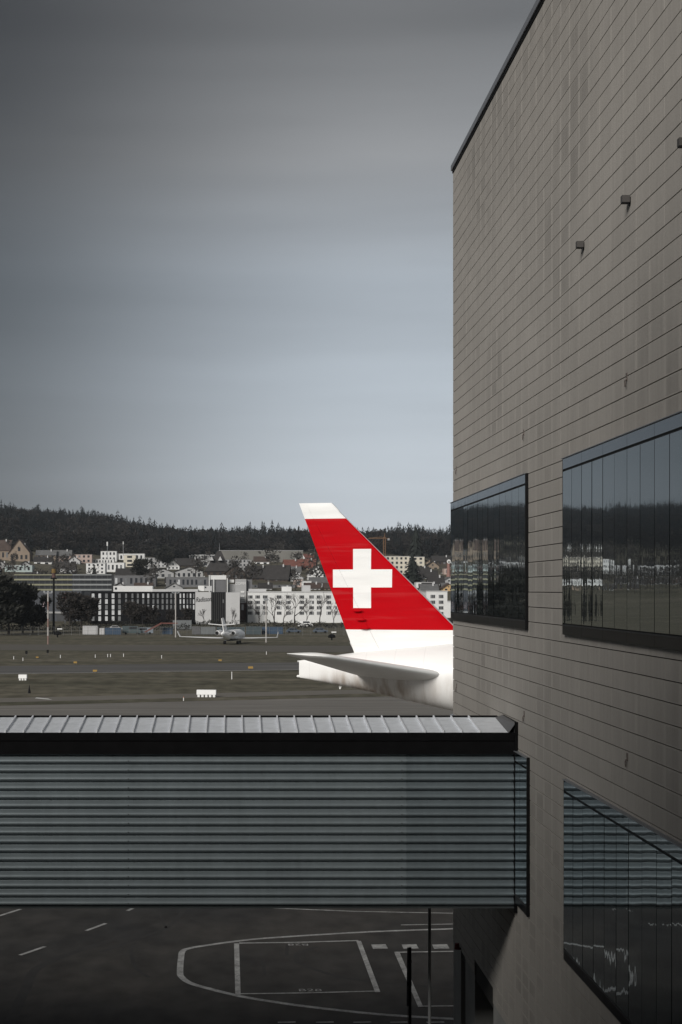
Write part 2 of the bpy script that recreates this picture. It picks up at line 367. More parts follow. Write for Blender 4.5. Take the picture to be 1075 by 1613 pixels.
# tiles
def sub(r, w):
    y0, y1, z0, z1 = r; a0, a1, b0, b1 = w
    if a1 <= y0 or a0 >= y1 or b1 <= z0 or b0 >= z1: return [r]
    out = []
    if y0 < a0: out.append((y0, a0, z0, z1)); y0 = a0
    if y1 > a1: out.append((a1, y1, z0, z1)); y1 = a1
    if z0 < b0: out.append((y0, y1, z0, b0))
    if z1 > b1: out.append((y0, y1, b1, z1))
    return out
tiles, part_tiles = [], []
k0 = int(math.floor((TZ0 - ROW0) / ROW)); k1 = int(math.ceil((TOPZ - .06 - ROW0) / ROW))
j0 = int(math.floor((14.5 - COL0) / COLW)); j1 = int(math.ceil((CORNER - COL0) / COLW))
for k in range(k0, k1):
    for j in range(j0, j1):
        full = (COL0 + j * COLW, COL0 + (j + 1) * COLW, ROW0 + k * ROW, ROW0 + (k + 1) * ROW)
        r = (full[0], min(full[1], CORNER), max(full[2], TZ0), min(full[3], TOPZ - .06))
        rs = [r]
        for w in WINS + OPEN: rs = [q for x in rs for q in sub(x, w)]
        for q in rs:
            if q[1] - q[0] < .03 or q[3] - q[2] < .02: continue
            yc, zc = (q[0] + q[1]) / 2, (q[2] + q[3]) / 2
            px, py = VX + FX / yc * F, VY - (zc - H) / yc * F
            whole = abs(q[1] - q[0] - COLW) < 1e-6 and abs(q[3] - q[2] - ROW) < 1e-6
            vis = px < 1070 and 0 < py < 1613
            tiles.append((0 if (whole and vis) else 1, yc, q))
tiles.sort(key=lambda t: (t[0], t[1]))
GZ, GY = .0085, .003
tm = MB().box(0, -COLW / 2 + GY, -ROW / 2 + GZ, .026, COLW / 2 - GY, ROW / 2 - GZ).mesh('tile', M_tile)
rest = MB()
for i, (fl, yc, q) in enumerate(tiles):
    if fl == 0 and i < 300:
        o = bpy.data.objects.new('tile', tm); o.location = (FX + random.uniform(-.0015, .0015), yc, (q[2] + q[3]) / 2); link(o, tb)
    else:
        dx = random.uniform(-.0015, .0015)
        rest.box(FX + dx, q[0] + GY, q[2] + GZ, FX + .027, q[1] - GY, q[3] - GZ)
o = rest.build('tile_field', M_tile, tb, recalc=False); o['kind'] = 'stuff'
MB().box(FX + .002, -24, 3.5, FX + .028, 14.45, TOPZ - .07).build('wall_cladding', M_tile, tb)
MB().box(FX + .035, CORNER - .029, 3.3, 30, CORNER - .002, TOPZ - .06).build('end_cladding', M_tile, tb)
MB().box(FX - .055, -24, TOPZ + .02, 30, CORNER + .06, TOPZ + .16).build('roof_edge', M_cap, tb)
MB().box(FX - .02, -24, TOPZ - .055, 30, CORNER + .02, TOPZ + .02).build('roof_shadow_gap', M_black, tb)
# ribbon windows
def ribbon(y0, y1, z0, z1, near_end):
    xo = FX - .058
    fr = MB()
    fr.box(xo + .016, y0, z0, FX + .02, y1, z1 - .001)                                 # dark back box
    if near_end: fr.box(xo - .004, y0 - .002, z0 - .02, FX + .01, y0 + .05, z1 + .015)
    fr.box(xo - .002, y1 - .03, z0 - .004, FX + .012, y1 + .002, z1 + .004)
    w = fr.build('window', M_black, tb)
    n = int(round((y1 - y0) / .78)); st = (y1 - y0) / n if near_end else .78
    ys = [y1 - i * st for i in range(n + 1)]
    zh, zs = z1 - .19, z0 + .17
    for i in range(n):
        b, a = ys[i], max(ys[i + 1], y0 + .05)
        if a >= b: continue
        me = MB().box(-.006, -(b - a) / 2 + .014, -(zh - .04 - zs - .03) / 2, .006, (b - a) / 2 - .014, (zh - .04 - zs - .03) / 2)
        o = me.build('pane', M_glass, w); o.location = (xo + .004, (a + b) / 2, (zh - .04 + zs + .03) / 2)
        o.rotation_euler = (0, R(random.uniform(-.10, .10)), R(random.uniform(-.42, .42)))
    for i in range(0, n, 2):
        b, a = ys[i], max(ys[min(i + 2, n)], y0 + .05)
        MB().box(xo - .002, a + .006, zh + .004, xo + .02, b - .006, z1).build('header_panel', M_head, w)
        MB().box(xo - .003, a + .004, z0 - .006, xo + .02, b - .004, zs - .012).build('sill_panel', M_sill, w)
    MB().box(xo - .012, y0 + .05, zs - .008, xo + .02, y1 - .03, zs + .004).build('drip_edge', M_dark, w)
    MB().box(xo - .03, y0 - .001, z1 + .002, FX + .01, y1 + .003, z1 + .014).build('flashing', M_cap, w)
ribbon(*WINS[0], True); ribbon(*WINS[1], False); ribbon(*WINS[2], True); ribbon(*WINS[3], False)
# floodlights, anchors, beacon
M_lamp = mk('lamp_housing', (.06, .055, .052), .5)
def label_of(i, l): return l[i]
for i, D in enumerate((23.95, 27.1, 20.9)):
    e = empty('wall_lamp', (FX, D, 18.88))
    tag(e, ['box shaped wall lamp near the right edge, lower right of the roof slope', 'box shaped wall lamp furthest left on the upper facade', 'box shaped wall lamp cut by the right picture edge'][i], 'lamp', 'wall lamps high on the tiled facade')
    MB().box(-.135, -.055, -.05, -.02, .055, .055).build('lamp_housing', M_lamp, e)
    MB().box(-.13, -.05, -.062, -.03, .05, -.051).build('lens', M_black, e)
    MB().box(-.022, -.02, -.09, 0, .02, .04).build('bracket', M_black, e)
M_rust = mk('anchor_steel', (.13, .11, .10), .6, metal=.3)
for i, (D, z) in enumerate(((24.15, 16.22), (32.7, 16.22), (42.55, 16.22), (24.12, 10.44), (32.65, 10.42), (42.5, 10.4))):
    e = empty('facade_anchor', (FX, D, z))
    tag(e, ['small steel anchor plate above the right ribbon window', 'small steel anchor plate above the left ribbon window', 'small steel anchor plate by the far corner above the left window',
            'small steel anchor plate above the lower right window', 'small steel anchor plate just above the walkway roof end', 'small steel anchor plate by the far corner beside the aircraft'][i], 'anchor', 'scaffold anchors on the tiled facade')
    MB().box(-.012, -.035, -.05, 0, .035, .07).build('plate', M_rust, e)
    ring = MB()
    for k in range(10):
        a0, a1 = 2 * math.pi * k / 10, 2 * math.pi * (k + 1) / 10
        ring.tube((-.03, .035 * math.cos(a0), -.09 + .05 * math.sin(a0)), (-.03, .035 * math.cos(a1), -.09 + .05 * math.sin(a1)), .007, n=5)
    ring.tube((-.03, 0, -.04), (0, 0, .0), .01, n=6)
    ring.build('eye_ring', M_rust, e)
e = empty('gate_beacon', (FX, 41.75, 3.62)); tag(e, 'small dark red beacon lamp over the narrow gate opening', 'beacon')
MB().tube((-.1, 0, -.09), (-.1, 0, .07), .075, .06, n=10).build('lens', mk('red_lens', (.12, .006, .006), .3), e)
MB().box(-.1, -.03, -.1, 0.02, .03, -.05).build('bracket', M_black, e)

# unseen block added behind the camera to shade apron, walkway and near facade
SHADEZ = 28.2
shade_blk = empty('added_shade_block', (0, 0, 0)); tag(shade_blk, 'unseen block added behind the camera to shade the foreground', 'building')
MB().box(-75, -24, 0, FX - .1, -2.2, SHADEZ).build('wall', M_tile, shade_blk)
MB().box(-75.1, -24, SHADEZ + .002, FX - .11, -2.1, SHADEZ + .15).build('roof_edge', M_cap, shade_blk)
MB().box(-75, -2.19, 11.0, FX - .1, 1.0, 11.3).build('viewing_deck', M_plinth, shade_blk)

# ------------------------------------------------------------------ enclosed passenger walkway
BD = 33.5
def bz(y, D=BD): return H - (y - VY) / F * D
def bx_(px, D=BD): return (px - VX) / F * D
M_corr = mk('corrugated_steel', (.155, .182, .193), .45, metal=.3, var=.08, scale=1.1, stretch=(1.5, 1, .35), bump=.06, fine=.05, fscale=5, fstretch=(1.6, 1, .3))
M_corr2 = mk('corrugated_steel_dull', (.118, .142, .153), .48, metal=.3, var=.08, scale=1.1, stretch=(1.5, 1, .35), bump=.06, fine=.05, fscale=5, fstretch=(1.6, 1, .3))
M_roof = mk('zinc_roof', (.78, .81, .85), .5, metal=.25, var=.10, scale=5, bump=.06, bscale=20)
M_seam = mk('zinc_seam', (.84, .86, .90), .5, metal=.2, var=.06, scale=5)
M_fas = mk('black_fascia', (.0045, .0045, .005), .6, var=.3, scale=4, spec=.08)
wk = empty('passenger_walkway', (0, BD, 0)); tag(wk, 'enclosed elevated walkway with corrugated grey wall and ribbed metal roof', 'walkway')
XL, XR = -30.0, bx_(812)
zf, zr = bz(1154), bz(1130, BD * 1.0489); dep = BD * .0489
z_wt, z_wb = bz(1187), bz(1428)
# wall sheets
pitch = (z_wt - z_wb) / 17.25
prof = [(0, .026), (.05, .020), (.11, .002), (.18, -.026), (.25, -.046), (.33, -.057), (.41, -.060), (.50, -.056), (.60, -.045), (.70, -.028), (.79, -.009), (.87, .010), (.94, .023)]
def sheet(x0, x1, mat, dy=0.0):
    mb = MB(); pts = []; z = z_wb
    for k in range(18):
        for f, yy in prof:
            zz = z_wb + (k + f) * pitch
            if zz <= z_wt: pts.append((yy, zz))
    pts.append((pts[-1][0], z_wt))
    vv = []
    xs = [x0, x1]
    for x in xs:
        for yy, zz in pts: vv.append((x, yy + dy, zz))
    n = len(pts)
    for i in range(n - 1): mb.f.append((i, n + i, n + i + 1, i + 1))
    mb.v = vv
    o = mb.build('wall_sheet', mat, wk, smooth=True, recalc=False); return o
joints = [XL, bx_(-222), bx_(208), bx_(638), XR - .03]
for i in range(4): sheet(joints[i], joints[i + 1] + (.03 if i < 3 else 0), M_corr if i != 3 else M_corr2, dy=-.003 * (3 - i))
for px in (208, 638):
    mb = MB()
    for k in range(17):
        zz = z_wb + (k + .45) * pitch; x = bx_(px) - .07
        mb.tube((x, -.078, zz), (x, -.05, zz), .011, n=6)
    mb.build('screw_row', M_dark, wk)
MB().box(XL, .03, z_wb, XR - .02, 3.2, zf - .05).build('core', M_fas, wk)
MB().box(XL, -.04, z_wb - .03, XR, .0, z_wb + .004).build('bottom_trim', mk('trim_steel', (.05, .058, .06), .5, metal=.3), wk)
MB().box(XL, .06, z_wb - .05, XR, 3.3, z_wb - .001).build('floor_slab', M_dark, wk)
# fascia: two black boards with a fine joint
MB().box(XL, -.10, bz(1166), XR + .02, .06, zf + .004).build('gutter', M_fas, wk)
MB().box(XL, -.075, z_wt - .01, XR + .01, .06, bz(1166) - .012).build('fascia', M_fas, wk)
# roof: pans between standing seams
sp = 28.72 / F * BD
rise = zr - zf
pan = MB(); pan.extr([(0, 0, 0), (sp, 0, 0), (sp, dep, rise), (0, dep, rise)], (0, 0, -.03)); pan_me = pan.mesh('roof_pan', M_roof)
sm = MB(); sm.extr([(-.014, -.01, .0), (.014, -.01, .0), (.014, dep, rise), (-.014, dep, rise)], (0, 0, .045)); seam_me = sm.mesh('roof_seam', M_seam)
x = bx_(8.9) + sp * 26
xs_seam = [x - i * sp for i in range(0, 96)]
for i, xx in enumerate(xs_seam):
    if xx < XL: break
    o = bpy.data.objects.new('roof_seam', seam_me); o.location = (xx, -.04, zf + .005); o.rotation_euler = (0, 0, R(random.uniform(-.25, .25))); link(o, wk)
    o = bpy.data.objects.new('roof_pan', pan_me); o.location = (xx - sp, -.04, zf + .003); o.rotation_euler = (R(random.uniform(-.12, .12)), 0, 0); link(o, wk)
lastp = MB(); xa = xs_seam[0]; lastp.extr([(xa, -.04, zf + .003), (XR - .15, -.04, zf + .003), (XR - .15, dep - .04, zr + .003), (xa, dep - .04, zr + .003)], (0, 0, -.03)); lastp.build('roof_pan', M_roof, wk)
MB().box(XL, dep - .03, zr - .06, XR - .1, dep + .12, zr + .035).build('ridge_cap', M_fas, wk)
MB().extr([(XL, dep + .12, zr), (XR, dep + .12, zr), (XR, 2 * dep + .1, zf), (XL, 2 * dep + .1, zf)], (0, 0, -.04)).build('rear_roof', M_roof, wk)
# end flashing against the facade (raised, sloping with the roof)
MB().extr([(XR - .02, -.12, zf - .02), (XR - .02, -.12, zf + .21), (XR - .02, dep - .04, zr + .055), (XR - .02, dep - .04, zr - .02)], (.035, 0, 0)).build('end_flashing', mk('flashing_grey', (.16, .16, .165), .5, metal=.3, var=.1), wk)
MB().extr([(XR - .16, -.085, zf + .008), (XR - .022, -.085, zf + .20), (XR - .022, dep - .04, zr + .05), (XR - .16, dep - .04, zr + .008)], (0, 0, -.012)).build('end_flashing_slope', mk('flashing_grey', (.16, .16, .165)), wk)
MB().box(XR - .03, -.13, zf - .36, XR + .06, -.085, zf + .23).extr([(XR + .017, -.085, zf - .3), (XR + .017, -.085, zf + .225), (XR + .017, dep, zr + .06), (XR + .017, dep, zf - .3)], (.04, 0, 0)).build('end_cap', M_fas, wk)
MB().box(XR - .035, -.075, z_wb - .12, XR + .03, .03, z_wt).build('end_frame', M_fas, wk)
for xx in (-14.0, -27.0):
    for yy in (.5, 2.7): MB().tube((xx, yy, 0), (xx, yy, z_wb - .05), .16, n=10).build('support_column', M_dark, wk)
e = empty('steel_post', (bx_(677, 37.2), 37.2, 0)); tag(e, 'thin grey steel post rising to the underside of the walkway', 'post')
MB().tube((0, 0, 0), (0, 0, z_wb - .02), .036, n=8).build('shaft', mk('post_steel', (.20, .205, .205), .5, metal=.3), e)
MB().box(-.12, -.12, 0, .12, .12, .03).build('base_plate', M_dark, e)
DP = 41.5
e = empty('barrier_post', (bx_(645, DP), DP, 0)); tag(e, 'black double post with upright folded arm standing on the apron', 'post')
zt = H - (1492 - VY) / F * DP
MB().tube((.02, 0, 0), (.02, 0, zt), .038, n=8).build('post', M_black, e)
MB().tube((-.045, .02, zt - 1.55), (-.03, .0, zt - .01), .028, n=7).build('arm', mk('arm_grey', (.07, .07, .075), .5, metal=.3), e)
MB().box(-.05, -.04, zt - 1.0, .06, .05, zt - .9).box(-.05, -.04, zt - .4, .06, .05, zt - .32).build('clamp', M_black, e)
MB().tube((-.045, .02, .6), (-.03, .02, zt - 1.6), .010, n=6).build('cable', M_dark, e)
MB().box(-.15, -.15, 0, .15, .15, .04).build('base_plate', M_dark, e)

# ------------------------------------------------------------------ airliner (only its tail shows past the building)
TH = R(14); D0 = 104.17; X0 = (558 - VX) / F * D0
cT, sT = math.cos(TH), math.sin(TH)
def inv(px, py, v=0.0):
    k = (px - VX) / F
    u = (k * (D0 + v * cT) - X0 - v * sT) / (cT + k * sT)
    D = D0 - u * sT + v * cT
    return u, H - (py - VY) / F * D
al = empty('airliner', (X0, D0, 0), -TH); tag(al, 'white airliner with red fin and white cross parked behind the terminal', 'airliner')
def naca(t, n=14):
    xs = [.5 * (1 - math.cos(math.pi * i / n)) for i in range(n + 1)]
    up = [(x, 5 * t * (.2969 * math.sqrt(x) - .126 * x - .3516 * x * x + .2843 * x ** 3 - .1036 * x ** 4)) for x in xs]
    return up, [(x, -y) for x, y in up]
def shade_nodes(m):
    t = m.node_tree; N = t.nodes.new; Lk = t.links.new
    def mt(op, a, b=None, c=None):
        n = N('ShaderNodeMath'); n.operation = op
        for i, v in enumerate((a, b, c)):
            if v is None: continue
            if isinstance(v, (int, float)): n.inputs[i].default_value = v
            else: Lk(v, n.inputs[i])
        return n.outputs[0]
    return t, N, Lk, mt
def band(mt, v, lo, hi): return mt('MULTIPLY', mt('GREATER_THAN', v, lo), mt('LESS_THAN', v, hi))
def fin_material():
    m = bpy.data.materials.new('fin_paint'); m.use_nodes = True; t, N, Lk, mt = shade_nodes(m); b = t.nodes['Principled BSDF']
    tc_ = N('ShaderNodeTexCoord'); s = N('ShaderNodeSeparateXYZ'); Lk(tc_.outputs['Object'], s.inputs[0]); U, Z = s.outputs[0], s.outputs[2]
    red = band(mt, Z, inv(620, 992)[1], inv(510, 817)[1])
    cu0, cu1 = inv(557.2, 911)[0], inv(585.5, 911)[0]; cz0, cz1 = inv(571, 957.7)[1], inv(571, 864.8)[1]
    hu0, hu1 = inv(525, 911)[0], inv(618.6, 911)[0]; hz0, hz1 = inv(571, 925.3)[1], inv(571, 897)[1]
    cross = mt('MAXIMUM', mt('MULTIPLY', band(mt, U, cu0, cu1), band(mt, Z, cz0, cz1)), mt('MULTIPLY', band(mt, U, hu0, hu1), band(mt, Z, hz0, hz1)))
    fac = mt('MULTIPLY', red, mt('SUBTRACT', 1.0, cross))
    n = N('ShaderNodeTexNoise'); n.inputs['Scale'].default_value = .9; n.inputs['Detail'].default_value = 5; mp = N('ShaderNodeMapping'); mp.inputs['Scale'].default_value = (.35, 1, 2.5)
    Lk(tc_.outputs['Object'], mp.inputs[0]); Lk(mp.outputs[0], n.inputs['Vector'])
    mixc = N('ShaderNodeMix'); mixc.data_type = 'RGBA'; Lk(fac, mixc.inputs[0]); mixc.inputs[6].default_value = (.86, .86, .845, 1); mixc.inputs[7].default_value = (.46, .0005, .005, 1)
    mp9 = N('ShaderNodeMapping'); mp9.inputs['Scale'].default_value = (.12, 1, 2.2); Lk(tc_.outputs['Object'], mp9.inputs[0])
    n9 = N('ShaderNodeTexNoise'); n9.inputs['Scale'].default_value = 1.3; n9.inputs['Detail'].default_value = 4; Lk(mp9.outputs[0], n9.inputs['Vector'])
    r9 = N('ShaderNodeMapRange'); Lk(n9.outputs[0], r9.inputs[0]); r9.inputs[1].default_value = .56; r9.inputs[2].default_value = .72; r9.inputs[4].default_value = .06
    mx9 = N('ShaderNodeMix'); mx9.data_type = 'RGBA'; Lk(r9.outputs[0], mx9.inputs[0]); Lk(mixc.outputs[2], mx9.inputs[6]); mx9.inputs[7].default_value = (.62, .34, .34, 1)
    v = mt('MULTIPLY_ADD', n.outputs[0], .26, .87); sc = N('ShaderNodeVectorMath'); sc.operation = 'SCALE'; Lk(mx9.outputs[2], sc.inputs[0]); Lk(v, sc.inputs['Scale'])
    Lk(sc.outputs[0], b.inputs['Base Color']); b.inputs['Roughness'].default_value = .5; b.inputs['Specular IOR Level'].default_value = .05
    return m
def fus_material():
    m = bpy.data.materials.new('fuselage_paint'); m.use_nodes = True; t, N, Lk, mt = shade_nodes(m); b = t.nodes['Principled BSDF']
    tc_ = N('ShaderNodeTexCoord'); s = N('ShaderNodeSeparateXYZ'); Lk(tc_.outputs['Object'], s.inputs[0]); U, Z = s.outputs[0], s.outputs[2]
    mp = N('ShaderNodeMapping'); mp.inputs['Scale'].default_value = (1.6, .4, .35); Lk(tc_.outputs['Object'], mp.inputs[0])
    n = N('ShaderNodeTexNoise'); n.inputs['Scale'].default_value = 1.1; n.inputs['Detail'].default_value = 6; Lk(mp.outputs[0], n.inputs['Vector'])
    # soot and hydraulic stains: belly aft of the stabiliser root
    zr_ = N('ShaderNodeMapRange'); zr_.interpolation_type = 'SMOOTHSTEP'; Lk(Z, zr_.inputs[0]); zr_.inputs[1].default_value = 8.1; zr_.inputs[2].default_value = 6.6; zr_.inputs[3].default_value = 0; zr_.inputs[4].default_value = 1
    nr = N('ShaderNodeMapRange'); Lk(n.outputs[0], nr.inputs[0]); nr.inputs[1].default_value = .40; nr.inputs[2].default_value = .68
    ub = N('ShaderNodeMapRange'); ub.interpolation_type = 'SMOOTHSTEP'; Lk(U, ub.inputs[0]); ub.inputs[1].default_value = -3.6; ub.inputs[2].default_value = -.6
    ue = N('ShaderNodeMapRange'); ue.interpolation_type = 'SMOOTHSTEP'; Lk(U, ue.inputs[0]); ue.inputs[1].default_value = 5.0; ue.inputs[2].default_value = 2.8
    ue.inputs[3].default_value = .35
    f = mt('MULTIPLY', mt('MULTIPLY', zr_.outputs[0], mt('MULTIPLY_ADD', nr.outputs[0], .8, .2)), mt('MULTIPLY', ub.outputs[0], ue.outputs[0]))
    mixc = N('ShaderNodeMix'); mixc.data_type = 'RGBA'; Lk(mt('MULTIPLY', f, .95), mixc.inputs[0]); mixc.inputs[6].default_value = (.86, .855, .84, 1); mixc.inputs[7].default_value = (.27, .185, .115, 1)
    # panel joints
    fu = mt('FRACT', mt('DIVIDE', mt('ADD', U, 20.3), 1.93)); j = mt('LESS_THAN', fu, .010)
    mix2 = N('ShaderNodeMix'); mix2.data_type = 'RGBA'; Lk(mt('MULTIPLY', j, .3), mix2.inputs[0]); Lk(mixc.outputs[2], mix2.inputs[6]); mix2.inputs[7].default_value = (.3, .28, .26, 1)
    Lk(mix2.outputs[2], b.inputs['Base Color']); b.inputs['Roughness'].default_value = .4; b.inputs['Specular IOR Level'].default_value = .3
    return m
M_fin, M_fus = fin_material(), fus_material()
M_awhite = mk('aircraft_white', (.84, .84, .82), .42, var=.03, scale=1.5, coord='object')
M_abare = mk('bare_metal_edge', (.62, .62, .62), .35, metal=.5, var=.05)
# fin
zt_, zb_ = inv(495, 792.5)[1], 8.6
def fin_te(z):
    (ua, za), (ub_, zb2) = inv(471.5, 793), inv(558, 1027); return ua + (ub_ - ua) * (za - z) / (za - zb2)
def fin_le(z):
    (ua, za), (ub_, zb2) = inv(546.8, 817), inv(713, 982); return ua + (ub_ - ua) * (za - z) / (za - zb2)
def fin_rings(f0, f1, closed_nose):
    rings = []
    zs = [zb_ + (zt_ - .62 - zb_) * i / 14 for i in range(15)] + [zt_ - .45, zt_ - .28, zt_ - .14, zt_ - .05, zt_]
    for z in zs:
        te, le = fin_te(z), fin_le(z)
        if z > zt_ - .62:
            k = (z - (zt_ - .62)) / .62; le = fin_le(zt_ - .62) - (fin_le(zt_ - .62) - inv(523, 792.5)[0]) * (k ** 1.25)
        c = le - te; th = .085 * (1 if z < zt_ - .3 else max(.15, math.sqrt(max(0, 1 - ((z - zt_ + .3) / .3) ** 2))))
        up, dn = naca(th, 26)
        U_ = [q for q in up if f0 - 1e-6 <= q[0] <= f1 + 1e-6]; Dn = [q for q in dn if f0 - 1e-6 <= q[0] <= f1 + 1e-6]
        loop = U_ + Dn[::-1] if f0 > 0 else U_ + Dn[:0:-1]
        if f1 >= 1.0: loop = [(q[0] + (.0018 if abs(q[0] - f0) < 1e-6 else 0), q[1]) for q in loop]
        rings.append([(le - q[0] * c, q[1] * c, z) for q in loop])
    return rings
xs_ = [.5 * (1 - math.cos(math.pi * i / 26)) for i in range(27)]
cutA, cutB = xs_[2], xs_[18]
def build_fin(name, f0, f1, mat):
    mb = MB(); mb.loft(fin_rings(f0, f1, f0 == 0)); return mb.build(name, mat, al, smooth=True)
for nm, a, b, m in (('leading_edge', 0, cutA, M_abare), ('fin', cutA, cutB, M_fin), ('rudder', cutB, 1.0, M_fin)):
    o = build_fin(nm, a, b, m)
    # keep flat caps crisp
    mod = o.modifiers.new('edge', 'EDGE_SPLIT'); mod.split_angle = R(40)
bpy.data.objects['fin']['label'] = 'red fin with a large white cross'
# hinge fairings along the rudder foot
for px, py in ((563, 962), (568.5, 976), (575, 989.5)):
    u, z = inv(px, py, -.35); c = fin_le(z) - fin_te(z)
    yy = -.30 - .02
    MB().loft([[(u + a * 1.0, yy + .0 * a, z + .07 * math.cos(t) * w) if False else (u + a, yy - .05 * math.sin(t) * w, z + .08 * math.cos(t) * w) for t in [2 * math.pi * k / 8 for k in range(8)]] for a, w in ((-.35, .1), (-.15, .9), (.1, 1), (.4, .1))]).build('hinge_fairing', M_fin, al, smooth=True)
# fuselage
secs = [(472, 1040.5, 1067, .10), (474, 1040, 1067.8, .14), (485, 1038.5, 1069.5, .30), (500, 1036.5, 1072.5, .52), (530, 1032, 1078.5, .85), (558, 1028, 1084.5, 1.15), (590, 1025, 1091.5, 1.45),
        (620, 1022, 1098.5, 1.70), (660, 1018.5, 1108, 2.0), (713, 1013, 1120.5, 2.35), (760, 1008, 1131, 2.6), (810, 1003, 1141, 2.85)]
rings = []
NS = 40
for px, yt, yb, hw in secs:
    u, zt2 = inv(px, yt); _, zb2 = inv(px, yb, -hw * .2); zc, hh = (zt2 + zb2) / 2, (zt2 - zb2) / 2
    blade = min(1, max(0, (540 - px) / 60)); e_ = 2 + 3.0 * blade
    rg = []
    for k in range(NS):
        a = 2 * math.pi * k / NS; c_, s_ = math.cos(a), math.sin(a)
        rg.append((u, hw * math.copysign(abs(c_) ** (2 / e_), c_), zc + hh * math.copysign(abs(s_) ** (2 / e_), s_)))
    rings.append(rg)
ul, zl = rings[-1][0][0], zc
for du, hh2, zc2 in ((5, 3.02, 6.75), (10, 3.1, 6.6), (34, 3.1, 6.6), (38, 2.9, 6.5), (41, 2.3, 6.25), (43, 1.5, 5.95), (44, .7, 5.75), (44.4, .15, 5.7)):
    rings.append([(ul + du, hh2 * math.cos(2 * math.pi * k / NS), zc2 + hh2 * math.sin(2 * math.pi * k / NS)) for k in range(NS)])
fu = MB().loft(rings).build('fuselage', M_fus, al, smooth=True); mod = fu.modifiers.new('edge', 'EDGE_SPLIT'); mod.split_angle = R(50)
# tail lamps, drain mast, scuffs
u, z = inv(472, 1067.5); MB().loft([[(u - .05 + a, .07 * math.cos(t) * w, z + .10 + .09 * math.sin(t) * w) for t in [2 * math.pi * k / 8 for k in range(8)]] for a, w in ((-.14, .3), (-.06, 1), (.1, .8))]).build('tail_lamp', M_awhite, al, smooth=True)
u, z = inv(471.5, 1041); MB().box(u - .10, -.05, z - .08, u + .06, .05, z + .03).build('tail_lamp', M_abare, al)
u, z = inv(534, 1080); MB().extr([(u, -.02, z), (u + .2, -.02, z), (u + .12, -.02, z - .22), (u + .04, -.02, z - .22)], (0, .04, 0)).build('drain_mast', M_awhite, al)
# stabilisers
def stab(sign):
    rt = -2.0; tp = -10.6
    le_r = inv(697, 1063, rt); te_r = inv(560, 1060, rt); le_t = inv(520, 1034.5, tp); te_t = inv(456, 1031, tp)
    rings = []
    N_ = 16
    for i in range(N_ + 4):
        if i <= N_: f = i / N_; shr = 1.0
        else:
            f = 1 + (.022, .042, .052)[i - N_ - 1]; shr = (.85, .55, .2)[i - N_ - 1]
        f0 = f * 1.25 - .25 if False else f
        le = [le_r[k] + (le_t[k] - le_r[k]) * f for k in (0, 1)]; te = [te_r[k] + (te_t[k] - te_r[k]) * f for k in (0, 1)]
        v = rt + (tp - rt) * f
        if shr < 1: mid = le[0] * .45 + te[0] * .55; le[0] = mid + (le[0] - mid) * (.6 + .4 * shr); te[0] = mid + (te[0] - mid) * (.9 + .1 * shr)
        c = le[0] - te[0]; th = (.128 + .02 * f) * shr
        up, dn = naca(th, 16); up = [(x, y + .022 * x * shr) for x, y in up]; dn = [(x, y - .022 * x * shr) for x, y in dn]; loop = up + dn[:0:-1]
        rings.append([(le[0] - x * c, -sign * v if False else v * sign, le[1] + (te[1] - le[1]) * x + y * c) for x, y in loop])
    # inboard extension hidden in the fuselage
    r0 = [(p[0], p[1] * .3, p[2] - .12) for p in rings[0]]
    o = MB().loft([r0] + rings).build('stabiliser', M_awhite, al, smooth=True)
    mod = o.modifiers.new('edge', 'EDGE_SPLIT'); mod.split_angle = R(50)
    return o
stab(1); stab(-1)
# landing gear under the hidden part
for (u, v, r) in ((28, -5.0, .65), (28, 5.0, .65), (ul + 38, 0, .5)):
    g_ = MB().tube((u, v * .7, 4.3), (u, v, r), .18, n=8).build('gear_leg', M_grey, al)
    for dv in (-.45, .45):
        MB().tube((u, v + dv - .2, r), (u, v + dv + .2, r), r, n=18).build('wheel', M_black, g_)

# ------------------------------------------------------------------ small jet rolling away on the far taxiway
bj = empty('business_jet', gnd(366, 1014.5), 0); tag(bj, 'small white business jet seen from behind on the far taxiway', 'jet')
bj.rotation_euler = (0, 0, R(90 - 15))      # nose along local +x, pointing away and to the right
def ring_(u, v, z, rx, rz, n=18): return [(u, v + rx * math.cos(2 * math.pi * k / n), z + rz * math.sin(2 * math.pi * k / n)) for k in range(n)]
M_jw = mk('jet_white', (.86, .86, .86), .45, var=.04)
fz = 2.15
MB().loft([ring_(-9.5, 0, fz + .55, .15, .15), ring_(-8, 0, fz + .45, .5, .55), ring_(-5, 0, fz + .15, 1.05, 1.1), ring_(-2, 0, fz, 1.25, 1.25), ring_(6, 0, fz, 1.25, 1.25), ring_(8.5, 0, fz - .15, 1.0, 1.0), ring_(10, 0, fz - .35, .5, .5), ring_(10.6, 0, fz - .4, .1, .1)]).build('fuselage', M_jw, bj, smooth=True)
MB().box(-4, -.75, .85, 3, .75, 1.6).build('belly_fairing', M_dark, bj)
